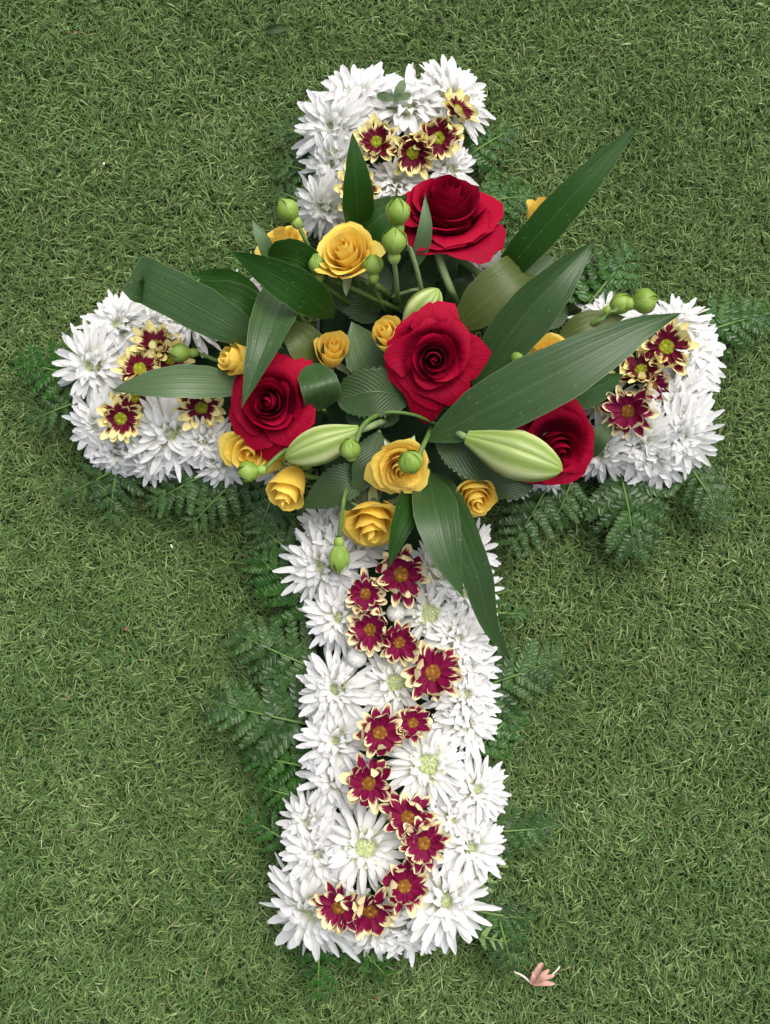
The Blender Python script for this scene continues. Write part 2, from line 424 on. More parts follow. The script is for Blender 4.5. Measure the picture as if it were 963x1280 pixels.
# ------------------------------------------------------------------ foam cross
root = empty('floral_foam_cross', Matrix.Translation(P(480, 640, 0)))
tag(root, 'dark green foam cross in a black tray under all the flowers', 'floral foam')
def cross_poly(grow):
    s, a = SHAFT, ARM
    x = [a[0] - grow, s[0] - grow, s[2] + grow, a[2] + grow]; y = [s[1] - grow, a[1] - grow, a[3] + grow, s[3] + grow]
    return [(x[1], y[0]), (x[2], y[0]), (x[2], y[1]), (x[3], y[1]), (x[3], y[2]), (x[2], y[2]), (x[2], y[3]), (x[1], y[3]), (x[1], y[2]), (x[0], y[2]), (x[0], y[1]), (x[1], y[1])]
def prism(rings):
    m = MB(); n = 12
    for grow, z in rings:
        for q in cross_poly(grow): m.v.append((q[0], q[1], z)); m.uv.append((q[0], q[1]))
    for k in range(len(rings) - 1):
        for i in range(n):
            m.f.append((k * n + i, k * n + (i + 1) % n, (k + 1) * n + (i + 1) % n, (k + 1) * n + i)); m.mi.append(0)
    b = (len(rings) - 1) * n
    m.f.append(tuple(range(b, b + n))); m.mi.append(0)
    m.f.append(tuple(range(n))[::-1]); m.mi.append(0)
    return m
inv = Matrix.Translation(-P(480, 640, 0))
fo = link('foam', prism([(0, 0.004), (0, 0.036), (-0.004, 0.043), (-0.014, 0.047)]).mesh('foam', M['foam']), root, inv)
tr = link('tray', prism([(0.004, 0.0), (0.006, 0.014), (0.003, 0.014), (0.001, 0.003)]).mesh('tray', M['tray']), root, inv)
for me in (fo.data, tr.data): me.polygons.foreach_set('use_smooth', np.zeros(len(me.polygons), bool))

# ------------------------------------------------------------------ petals
def strip(width, prof, lift, cup, twist=0.0, sway=0.0, nu=4, nv=6, tipn=0.0):
    """petal along +X of length 1, facing +Z"""
    m = MB()
    def fn(u, v):
        s = (u - .5) * 2; wd = width * prof(v)
        x = v - tipn * abs(s) * (v ** 6); y = s * wd * .5; z = lift(v) + cup * width * (s * s - .35) * (0.4 + 0.6 * v) * prof(v)
        a = twist * v; y, dz = y * math.cos(a), y * math.sin(a)
        return (x, y + sway * v * v, z + dz)
    m.grid(fn, nu, nv); return m
def mum_prof(v): return (0.30 + 0.70 * math.sin(min(v / 0.62, 1) * math.pi / 2)) * (1 - max(0, (v - 0.70) / 0.30) ** 2.2 * 0.72)
mum_pool = {}
for kind, lf, cp, n in (('outer', lambda k: (lambda v: 0.05 * v - (0.10 + 0.06 * k) * v * v), 0.16, 9),
                        ('mid', lambda k: (lambda v: 0.10 * math.sin(v * math.pi) * (1 + .3 * k) + 0.02 * v), 0.26, 8),
                        ('inner', lambda k: (lambda v: 0.26 * math.sin(v * 2.4) * (1 + .2 * k) - 0.06 * v), 0.38, 6)):
    mum_pool[kind] = []
    for q in range(n):
        k = random.uniform(-1, 1)
        wd = {'outer': .165, 'mid': .175, 'inner': .185}[kind] * random.uniform(.85, 1.15)
        mb = strip(wd, mum_prof, lf(k), cp * random.uniform(.6, 1.3), random.uniform(-.45, .45), random.uniform(-.08, .08))
        mum_pool[kind].append(mb.mesh('mum_petal', M['white']))
def floret_cluster(seed, n=52, rad=0.27):
    r = random.Random(seed); m = MB()
    for i in range(n):
        t = (i + .5) / n; a = i * 2.39996 + r.uniform(-.2, .2); rr = rad * math.sqrt(t)
        ln = 0.17 + 0.24 * t; el = R(84 - 36 * t); w0 = 0.06 + .05 * t
        ca, sa = math.cos(a), math.sin(a); ph = r.uniform(.8, 1.2)
        def fn(u, v):
            s = (u - .5) * 2; x = ln * ph * v; z = 0.0
            e = el + v * 1.1 * (1 - .3 * t)
            xx = rr + ln * ph * (math.cos(el) * v - 0.35 * v * v * math.sin(el)); zz = 0.07 + ln * ph * v * math.sin(el) * (1 - .3 * v) - 0.06 * t
            y = s * w0 * .5 * (1 - .55 * v * v); xx += 0.02 * s * s
            return (xx * ca - y * sa, xx * sa + y * ca, zz)
        m.grid(fn, 2, 3)
    k0 = len(m.uv); m.grid(lambda u, v: (.27 * math.sin(v * 1.5) * math.cos(u * 6.2832), .27 * math.sin(v * 1.5) * math.sin(u * 6.2832), .0 + .09 * math.cos(v * 1.5)), 12, 4)
    for k in range(k0, len(m.uv)): m.uv[k] = (.5, .02)
    return m.mesh('floret_cluster', M['floret'])
floret_pool = [floret_cluster(k) for k in range(4)]
def stem_mesh(length, r, mat, bend=0.0, n=7):
    m = MB(); m.tube([(bend * (k / 5) ** 2, 0, -length * k / 5) for k in range(6)], r, n); return m.mesh('stem', mat)
mum_stem = stem_mesh(0.9, 0.055, M['stem'])

def white_mum(px, py, rp, dx, dy, tilt, z, label, sparse=1.0):
    p = P(px, py, z); s = rp * mpp(px, py, z); n = facing(p, dx, dy, tilt)
    Mx = Matrix.Translation(p) @ frame(n, random.uniform(0, 6.28)) @ Matrix.Scale(s, 4)
    root = empty('white_chrysanthemum', Mx)
    tag(root, label, 'chrysanthemum', 'white chrysanthemums covering the foam cross')
    cs = random.uniform(1.0, 1.2) if tilt < 12 else random.uniform(.45, .72)
    link('centre', random.choice(floret_pool), root, Matrix.Translation((0, 0, 0.04)) @ Matrix.Scale(cs, 4))
    rows = [('outer', 22, .14, 1.10, -7), ('outer', 21, .15, 1.02, 4), ('mid', 19, .18, .86, 14), ('inner', 16, .20, .62, 26)]
    if tilt >= 12: rows += [('inner', 13, .13, .46, 40)]
    else: rows[3] = ('inner', 16, .20, .56, 32)
    for kind, cnt, r0, ln, el in rows:
        cnt = max(5, int(cnt * sparse + random.uniform(-.5, .9))); ph = random.uniform(0, 6.28)
        for i in range(cnt):
            if random.random() < 0.04: continue
            a = ph + (i + random.uniform(-.33, .33)) * 2 * math.pi / cnt
            l = ln * (random.uniform(.80, 1.06) + (random.random() < .12) * .1)
            e = R(el + random.gauss(0, 6))
            m = Matrix.Rotation(a, 4, 'Z') @ Matrix.Translation((r0, 0, 0.02 + el * 0.0008)) @ Matrix.Rotation(-e, 4, 'Y') @ Matrix.Rotation(random.gauss(0, .22), 4, 'X') @ Matrix.Diagonal((l - r0, random.uniform(.8, 1.05), .8, 1))
            link('petal', random.choice(mum_pool[kind]), root, m)
    link('stem', mum_stem, root)
    return root

# bicolour daisies
def bi_prof(v): return (0.34 + 0.66 * math.sin(min(v / 0.60, 1) * math.pi / 2)) * (1 - max(0, (v - 0.72) / 0.28) ** 2.0 * 0.62)
bi_pool = {}
for key in ('bi_y', 'bi_m'):
    bi_pool[key] = []
    for q in range(9):
        c = random.uniform(0.10, 0.34) if q % 3 else random.uniform(-.12, .05)
        tip = random.uniform(.35, 1.2) if q % 2 == 1 else 0.0
        mb = strip(.34 * random.uniform(.85, 1.15), bi_prof, (lambda c, tip: (lambda v: 0.06 * v + c * v ** 3 + tip * max(0, v - .7) ** 1.3))(c, tip), random.uniform(.2, .55), random.uniform(-.5, .5), random.uniform(-.08, .08), 4, 6)
        if tip:
            for k, (x, y, zz) in enumerate(mb.v):
                if x > .72: mb.v[k] = (.72 + (x - .72) * (1 - 1.1 * tip), y, zz)
        bi_pool[key].append(mb.mesh('bicolour_petal', M[key]))
def disc_mesh(mat, seed):
    r = random.Random(seed); m = MB()
    def fn(u, v):
        a = 2 * math.pi * u; rr = .25 * math.sin(v * math.pi / 2) * (1 + .05 * math.sin(5 * a + seed)); z = .09 * math.cos(v * math.pi / 2) ** .7 + .03
        z -= .045 * math.exp(-(rr / .07) ** 2)
        return (rr * math.cos(a), rr * math.sin(a), z)
    m.grid(fn, 16, 6)
    for i in range(110):                      # little tubular florets
        t = (i + .5) / 110; a = i * 2.39996; rr = .245 * math.sqrt(t)
        z = .03 + .09 * math.sqrt(max(0, 1 - (rr / .26) ** 2)) ** .7 - .045 * math.exp(-(rr / .07) ** 2)
        x, y = rr * math.cos(a), rr * math.sin(a); h = .022 + r.uniform(0, .018); q = .013
        b = len(m.v)
        for dx, dy in ((q, 0), (-q * .5, q * .87), (-q * .5, -q * .87)): m.v.append((x + dx, y + dy, z - .01)); m.uv.append((0, 0))
        m.v.append((x * 1.03, y * 1.03, z + h)); m.uv.append((1, 1))
        for f in ((0, 1, 3), (1, 2, 3), (2, 0, 3)): m.f.append(tuple(b + k for k in f)); m.mi.append(0)
    return m.mesh('disc', mat)
disc_pool = {'bi_y': [disc_mesh(M['disc_g'], k) for k in range(2)], 'bi_m': [disc_mesh(M['disc_o'], k) for k in range(2)]}
def daisy(px, py, rp, dx, dy, tilt, z, key, label):
    z += .007; rp *= .95; p = P(px, py, z); s = rp * random.uniform(.93, 1.05) * mpp(px, py, z); n = facing(p, dx, dy, tilt)
    root = empty('bicolour_chrysanthemum', Matrix.Translation(p) @ frame(n, random.uniform(0, 6.28)) @ Matrix.Scale(s, 4))
    tag(root, label, 'chrysanthemum', 'maroon and cream daisy chrysanthemums along the cross')
    link('disc', random.choice(disc_pool[key]), root)
    for cnt, ln, el, zz in ((12, 1.0, 4, 0), (10, .88, 20, .02)):
        ph = random.uniform(0, 6.28)
        for i in range(cnt):
            a = ph + (i + random.uniform(-.22, .22)) * 2 * math.pi / cnt
            m = Matrix.Rotation(a, 4, 'Z') @ Matrix.Translation((.17, 0, .02 + zz)) @ Matrix.Rotation(-R(el + random.gauss(0, 7)), 4, 'Y') @ Matrix.Rotation(random.gauss(0, .2), 4, 'X') @ Matrix.Diagonal((ln * random.uniform(.86, 1.06) - .17, random.uniform(.8, 1.05), .85, 1))
            link('petal', random.choice(bi_pool[key]), root, m)
    link('stem', mum_stem, root, Matrix.Scale(1.3, 4))
    return root

# ------------------------------------------------------------------ roses
def rose_petal(t, phi, opn, seed, mat, hgt=1.0, ruffle=1.0, reflex=0.0):
    """t 0 inner .. 1 outer; unit rose: outer radius about 1"""
    r = random.Random(seed)
    rb = 0.10 + 0.06 * t
    rt = (0.07 + (0.34 + 0.42 * opn) * t ** 0.95) * r.uniform(.94, 1.06)
    h = hgt * (0.96 - (0.16 + .34 * opn) * t ** 1.4 - reflex * max(0, (t - .4) / .6)) * r.uniform(.96, 1.04)
    half = (2.05 - 0.95 * t) * r.uniform(.94, 1.08)
    curl = (-0.05 + 0.36 * t ** 0.9) * opn * r.uniform(.75, 1.25) - .03 * (1 - t)
    spiral = (0.22 - 0.14 * t)
    ph1, ph2 = r.uniform(0, 6.28), r.uniform(0, 6.28); k1 = r.choice((2, 3)); pk = r.uniform(-.25, .25); lean = r.uniform(-.06, .06)
    m = MB()
    def fn(u, v):
        s = (u - .5) * 2
        top = 1 - 0.13 * abs(s - pk * .6) ** 2.6 - .05 * abs(s) ** 6 + .018 * ruffle * (math.sin(7 * s + ph2) + .6 * math.sin(17 * s + ph1)) * (.3 + t)
        ve = v * top
        bell = math.sin(min(1, ve * 1.05) * math.pi / 2) ** (1.05 - .35 * t)
        rad = rb + (rt - rb) * bell
        z = h * ve ** (1.0 + .25 * t)
        q = max(0, (ve - .62) / .38)
        cl = curl * (1 + .35 * math.cos(k1 * s * 1.6 + ph1) * ruffle)
        rad += cl * q ** 2 * (1 + .5 * abs(s) ** 2)
        z -= abs(cl) * .75 * q ** 3
        z -= cl * .35 * q * abs(s) ** 3
        rad *= 1 + spiral * s * (0.35 + .65 * v)
        rad *= 1 + .018 * ruffle * math.sin(5 * s + ph1 + 3 * v) * v
        wfac = 0.40 + .60 * math.sin(min(1, v / .55) * math.pi / 2)
        a = phi + s * half * wfac
        z += lean * s * v
        return (rad * math.cos(a), rad * math.sin(a), z)
    m.grid(fn, 14, 12)
    return m.mesh('rose_petal', mat)
def sepal_mesh(seed, mat, ln=0.55, wd=0.17, droop=1.0):
    r = random.Random(seed); m = MB(); k = r.uniform(.7, 1.3) * droop
    def fn(u, v):
        s = (u - .5) * 2
        return (0.08 + ln * v * math.cos(.5 * k * v), s * wd * .5 * (1 - v) ** .7 * (.6 + 1.2 * math.sin(v * 2.2)), 0.02 - .18 * k * v * v + .25 * wd * s * s)
    m.grid(fn, 4, 6); return m.mesh('sepal', mat)
def hip_mesh(mat, r=.16):
    m = MB(); m.grid(lambda u, v: (r * math.sin(v * math.pi) ** .7 * math.cos(u * 6.2832) if 0 < v < 1 else 0, r * math.sin(v * math.pi) ** .7 * math.sin(u * 6.2832) if 0 < v < 1 else 0, .04 - .26 * v), 10, 6)
    return m.mesh('hip', mat)
hip = hip_mesh(M['bud']); sep_pool = [sepal_mesh(k, M['sepal_p']) for k in range(4)]; sep_green = [sepal_mesh(k, M['sepal']) for k in range(4)]
def rose(name, px, py, rp, dx, dy, tilt, z, mat, npet, opn, label, group, spin=0.0, hgt=1.0, stem=1.5, seed=1, sep=None, ruffle=1.0, cz=0.55, reflex=0.0, gap=True):
    p = P(px, py, z); s = rp * mpp(px, py, z); n = facing(p, dx, dy, tilt)
    fr = frame(n, spin)
    s /= (0.07 + 0.34 + .42 * opn + .31 * opn) * .96
    root = empty(name, Matrix.Translation(p - n * s * cz * hgt) @ fr @ Matrix.Scale(s, 4))
    tag(root, label, 'rose', group)
    for k in range(npet):
        t = k / (npet - 1); t = t if not gap else .80 * t if t < .62 else .70 + .30 * (t - .62) / .38; phi = k * 2.39996 + random.Random(seed * 31 + k).uniform(-.45, .45)
        link('petal', rose_petal(t, phi, opn, seed * 101 + k, mat, hgt, ruffle, reflex), root)
    hp = link('hip', hip, root)
    for k in range(5): link('sepal', random.choice(sep or sep_pool), hp, Matrix.Translation((0, 0, -.09)) @ Matrix.Rotation(k * 2 * math.pi / 5 + seed, 4, 'Z') @ Matrix.Scale(1.3, 4))
    # stem: from the hip down into the foam
    a = root.matrix_basis @ Vector((0, 0, -.15)); b = Vector((a.x * .93, a.y * .93 + .002, 0.03)); c = a - n * s * .9
    if c.z < .035: c.z = .035
    Mi = root.matrix_basis.inverted(); m = MB()
    m.tube([Mi @ q for q in spline([a, c.lerp((a + b) / 2, .4), b], 8)], .07 if rp > 45 else .10, 8)
    link('stem', m.mesh('stem', M['stem']), root)
    return root

# ------------------------------------------------------------------ leaves
def prof_lance(t): return max(0.0, math.sin(math.pi * min(1, t ** 0.80))) ** 1.02 * .98 + .08 * (1 - t)
def prof_long(t): return max(0.02 * (1 - t), (math.sin(math.pi * min(1, (t * .86 + .14)) ** 0.9)) ** 0.9)
def prof_blunt(t): return (0.25 + 0.75 * math.sin(min(1, t / .5) * math.pi / 2)) * (1 - max(0, (t - .85) / .15) ** 3 * .25)
def prof_round(t): return max(0.0, 1 - abs(2 * min(1, t * .97 + .015) - 1) ** 2.3) ** .6
def prof_taper(t): return max(0.0, math.sin(math.pi * min(1, t ** 0.62))) ** 1.05 + .06 * (1 - t)
PROF = {'taper': prof_taper, 'lance': prof_lance, 'long': prof_long, 'blunt': prof_blunt, 'round': prof_round}
def leaf_mesh(path, width, mat, prof='lance', fold=0.18, roll=0.0, serr=0.0, nv=22, nu=8, wave=0.03, seed=0, Minv=None, droop=0.0):
    r = random.Random(seed); pts = [P(*q) for q in path]; c = spline(pts, nv); pf = PROF[prof]
    mid = path[len(path) // 2]; wm = width * mpp(*mid)
    a1, a2 = r.uniform(0, 6.28), r.uniform(0, 6.28)
    Ls = [0.0]
    for k in range(nv): Ls.append(Ls[-1] + (c[k + 1] - c[k]).length)
    m = MB(); fr = []
    for k in range(nv + 1):
        T = (c[min(k + 1, nv)] - c[max(k - 1, 0)]).normalized()
        V = view(c[k]); N = V - T * V.dot(T)
        if N.length < .05: N = Vector((0, 0, 1)) - T * T.z
        N.normalize(); rl = roll[0] + (roll[1] - roll[0]) * k / nv if isinstance(roll, tuple) else roll
        N = Matrix.Rotation(R(rl), 3, T) @ N
        fr.append((T, N, T.cross(N)))
    def fn(u, v):
        k = min(int(round(v * nv)), nv); T, N, S = fr[k]; s = (u - .5) * 2; t = Ls[k] / Ls[-1]
        hw = wm * .5 * pf(t) * (1 + .02 * math.sin(31 * t + a2 + (3 if s > 0 else 0)) + .012 * math.sin(67 * t + a1))
        if serr and abs(s) > .9: hw *= 1 + serr * (1 if k % 2 else -1)
        z = fold * (abs(s) ** 1.3 - .35) * hw - droop * s * s * hw + wave * wm * math.sin(9 * t + a1 + (2 if s > 0 else 0)) * abs(s) ** 2
        z += .006 * wm * math.cos(s * 22) * (1 - abs(s) * .5) * (1 if prof != 'round' else .5)
        q = c[k] + S * (s * hw) + N * z
        return Minv @ q if Minv else q
    m.grid(fn, nu, nv); return m.mesh('leaf', mat)
def tube_part(name, path, rpx, mat, parent, Minv, n=8, taper=0.0):
    pts = [P(*q) for q in path]; rm = rpx * mpp(*path[len(path) // 2]); m = MB()
    m.tube([Minv @ q for q in spline(pts, 4 * (len(path) - 1) + 2)], (lambda t: rm * (1 - taper * t)), n)
    return link(name, m.mesh(name, mat), parent)
def bud_pts(base, tip): return P(*base), P(*tip)
def lily_bud_mesh(base, tip, width, Minv, roll=0.0):
    a, b = bud_pts(base, tip); ax = (b - a); L = ax.length; ax.normalize(); vl = frame(ax).to_3x3().transposed() @ view((a + b) / 2); Mf = Matrix.Translation(a) @ frame(ax, math.atan2(vl.y, vl.x) + R(roll))
    wm = width * .5 * mpp(*base); m = MB()
    def fn(u, v):
        q = 2 * math.pi * u
        pr = (.30 + .70 * math.sin(min(1, v / .55) * math.pi / 2) ** 1.1) if v < .55 else max(.0, math.cos((v - .55) / .45 * math.pi / 2) ** .62 * .97 + .03 * (1 - v))
        g = .5 + .5 * math.cos(3 * q); rib = .5 + .5 * math.cos(6 * q)
        rr = wm * pr * (.92 + .08 * g - .20 * (1 - abs(math.sin(1.5 * q)) ** .22) + .05 * rib)
        return Minv @ (Mf @ Vector((rr * math.cos(q), rr * math.sin(q), L * v)))
    m.grid(fn, 48, 26); return m.mesh('lily_bud', M['lbud'])
def sprig(name, label, cat, group, base, leaves=(), buds=(), stems=()):
    b = P(*base); root = empty(name, Matrix.Translation(b)); tag(root, label, cat, group); Mi = root.matrix_basis.inverted()
    for k, lf in enumerate(leaves):
        d = dict(lf); path = d.pop('path'); wd = d.pop('w'); mt = M[d.pop('mat', 'lily')]
        link('leaf', leaf_mesh(path, wd, mt, Minv=Mi, seed=len(label) * 7 + k, **d), root)
    for bd in buds: link('bud', lily_bud_mesh(*bd[:3], Mi, bd[3]), root)
    for st in stems: tube_part('stem', st[0], st[1], M[st[2]], root, Mi)
    return root

# ------------------------------------------------------------------ rose buds
def rosebud(base, tip, width, label, stem_path, pointed=1.0, stem_r=3.0, seed=0, hipk=1.0):
    """base: where the calyx meets the hip; tip: the closed point"""
    a, b = bud_pts(base, tip); ax = b - a; L = ax.length; ax.normalize(); wm = width * .5 * mpp(*base)
    root = empty('rose_bud', Matrix.Translation(a) @ frame(ax, seed)); Mi = root.matrix_basis.inverted()
    tag(root, label, 'rose bud', 'closed green rose buds')
    def prof(v):
        body = math.sin(min(1, (v * .93 + .07)) * math.pi) ** .62 if v < .5 else math.sin((v * .93 + .07) * math.pi) ** (.62 + .75 * pointed * (v - .5) * 2)
        return max(0.0, body)
    m = MB()
    m.grid(lambda u, v: (wm * prof(v) * (1 - .05 * math.cos(10 * math.pi * u)) * math.cos(u * 2 * math.pi), wm * prof(v) * (1 - .05 * math.cos(10 * math.pi * u)) * math.sin(u * 2 * math.pi), L * v), 30, 14)
    bo = link('bud', m.mesh('rose_bud', M['bud']), root)
    for k in range(5):
        m = MB(); a0 = k * 2 * math.pi / 5
        def fn(u, v):
            s = (u - .5) * 2; ww = .66 * (1 - v ** 3) ; q = a0 + s * ww
            rr = wm * (prof(v * (.97 + .0 * pointed)) * 1.0 + .055 + .05 * (1 - abs(s)) + .03 * abs(s) ** 4 * v)
            return (rr * math.cos(q), rr * math.sin(q), L * v * (1 + .06 * pointed))
        m.grid(fn, 6, 10); link('sepal', m.mesh('bud_sepal', M['sepal'] if k % 2 else M['bud']), bo)
    m = MB(); hl = wm * .9 * hipk
    m.grid(lambda u, v: ((wm * (.52 * math.sin((.25 + .75 * (1 - v)) * math.pi * .78) + .03)) * math.cos(u * 2 * math.pi), (wm * (.52 * math.sin((.25 + .75 * (1 - v)) * math.pi * .78) + .03)) * math.sin(u * 2 * math.pi), L * .06 - (hl + L * .06) * v), 14, 6)
    link('hip', m.mesh('bud_hip', M['sepal']), root)
    pts = [a - ax * hl * .9] + [P(*q) for q in stem_path]; rm = stem_r * mpp(*base); m = MB()
    m.tube([Mi @ q for q in spline(pts, 12)], lambda t: rm * (1 + .15 * t), 8)
    link('stem', m.mesh('stem', M['stem'] if seed % 2 else M['stem_p']), root)
    return root

# ------------------------------------------------------------------ ferns
def pinna_mesh(seed, mat, pairs=8):
    r = random.Random(seed); m = MB()
    m.tube([(0, 0, 0), (.5, 0, .01), (1, 0, 0)], lambda t: .012 * (1 - .7 * t), 4)
    for i in range(pairs):
        s = .06 + .88 * (i / (pairs - .3)); ln = .25 * (1 - .68 * s ** 1.3) * r.uniform(.88, 1.1); wd = .150 * (1 - .38 * s)
        for sd in (-1, 1):
            ang = R(58 - 18 * s) * sd * r.uniform(.9, 1.1); ca, sa = math.cos(ang), math.sin(ang); tz = r.uniform(-.05, .05)
            x0 = s + (0.02 if sd > 0 else -.015)
            def fn(u, v):
                q = (u - .5) * 2; p = math.sin(min(1, (v * .90 + .10)) ** .8 * math.pi) ** .7
                x = ln * v; y = q * wd * .5 * p; z = .02 * v - .05 * v * v + .12 * wd * abs(q) + tz * v
                return (x0 + x * ca - y * sa, x * sa + y * ca, z)
            m.grid(fn, 2, 4)
    def tipf(u, v):
        q = (u - .5) * 2; return (.93 + .11 * v, q * .028 * (1 - v), 0)
    m.grid(tipf, 2, 2)
    return m.mesh('pinna', mat)
pinna_pool = {k: [pinna_mesh(10 + i, M[k], 7 + i % 2) for i in range(4)] for k in ('fern', 'fern_b', 'fern_p')}
def fern(base, tip, width, label, key='fern', pairs=6, roll=0.0, sag=0.0):
    base = (base[0], base[1], base[2] + .018); tip = (tip[0], tip[1], tip[2] + .014)
    a, b = P(*base), P(*tip); L = (b - a).length; T = (b - a).normalized(); N = Vector((0, 0, 1)) - T * T.z; N.normalize(); N = Matrix.Rotation(R(roll), 3, T) @ N; S = N.cross(T)
    Mr = Matrix((T, S, N)).transposed().to_4x4(); root = empty('fern_frond', Matrix.Translation(a) @ Mr)
    tag(root, label, 'fern', 'fern fronds tucked round the cross')
    wm = width * mpp(*base) * .5; bow = L * .08
    cen = lambda t: Vector((L * t, 0, bow * math.sin(t * math.pi)))
    m = MB(); m.tube([cen(k / 8 * .97) for k in range(9)], lambda t: .0014 * (1 - .7 * t), 6); link('rachis', m.mesh('rachis', M['stem']), root)
    for i in range(pairs):
        s = .04 + .84 * (i / (pairs - .6)) ** .95
        ln = wm * (1.28 - .82 * s ** 1.15) / math.sin(R(58)) * random.uniform(.9, 1.08)
        for sd in (-1, 1):
            ang = R(62 - 20 * s + random.uniform(-6, 6)) * sd
            mt = Matrix.Translation(cen(s + (.03 if sd > 0 else 0))) @ Matrix.Rotation(ang, 4, 'Z') @ Matrix.Rotation(R(random.uniform(-4, 9)), 4, 'Y') @ Matrix.Rotation(R(random.uniform(-18, 18)), 4, 'X') @ Matrix.Diagonal((ln, ln * random.uniform(.95, 1.15), ln, 1))
            link('pinna', random.choice(pinna_pool[key]), root, mt)
    ln = L * .22
    link('pinna', random.choice(pinna_pool[key]), root, Matrix.Translation(cen(.82)) @ Matrix.Rotation(R(6), 4, 'Y') @ Matrix.Scale(ln, 4))
    return root

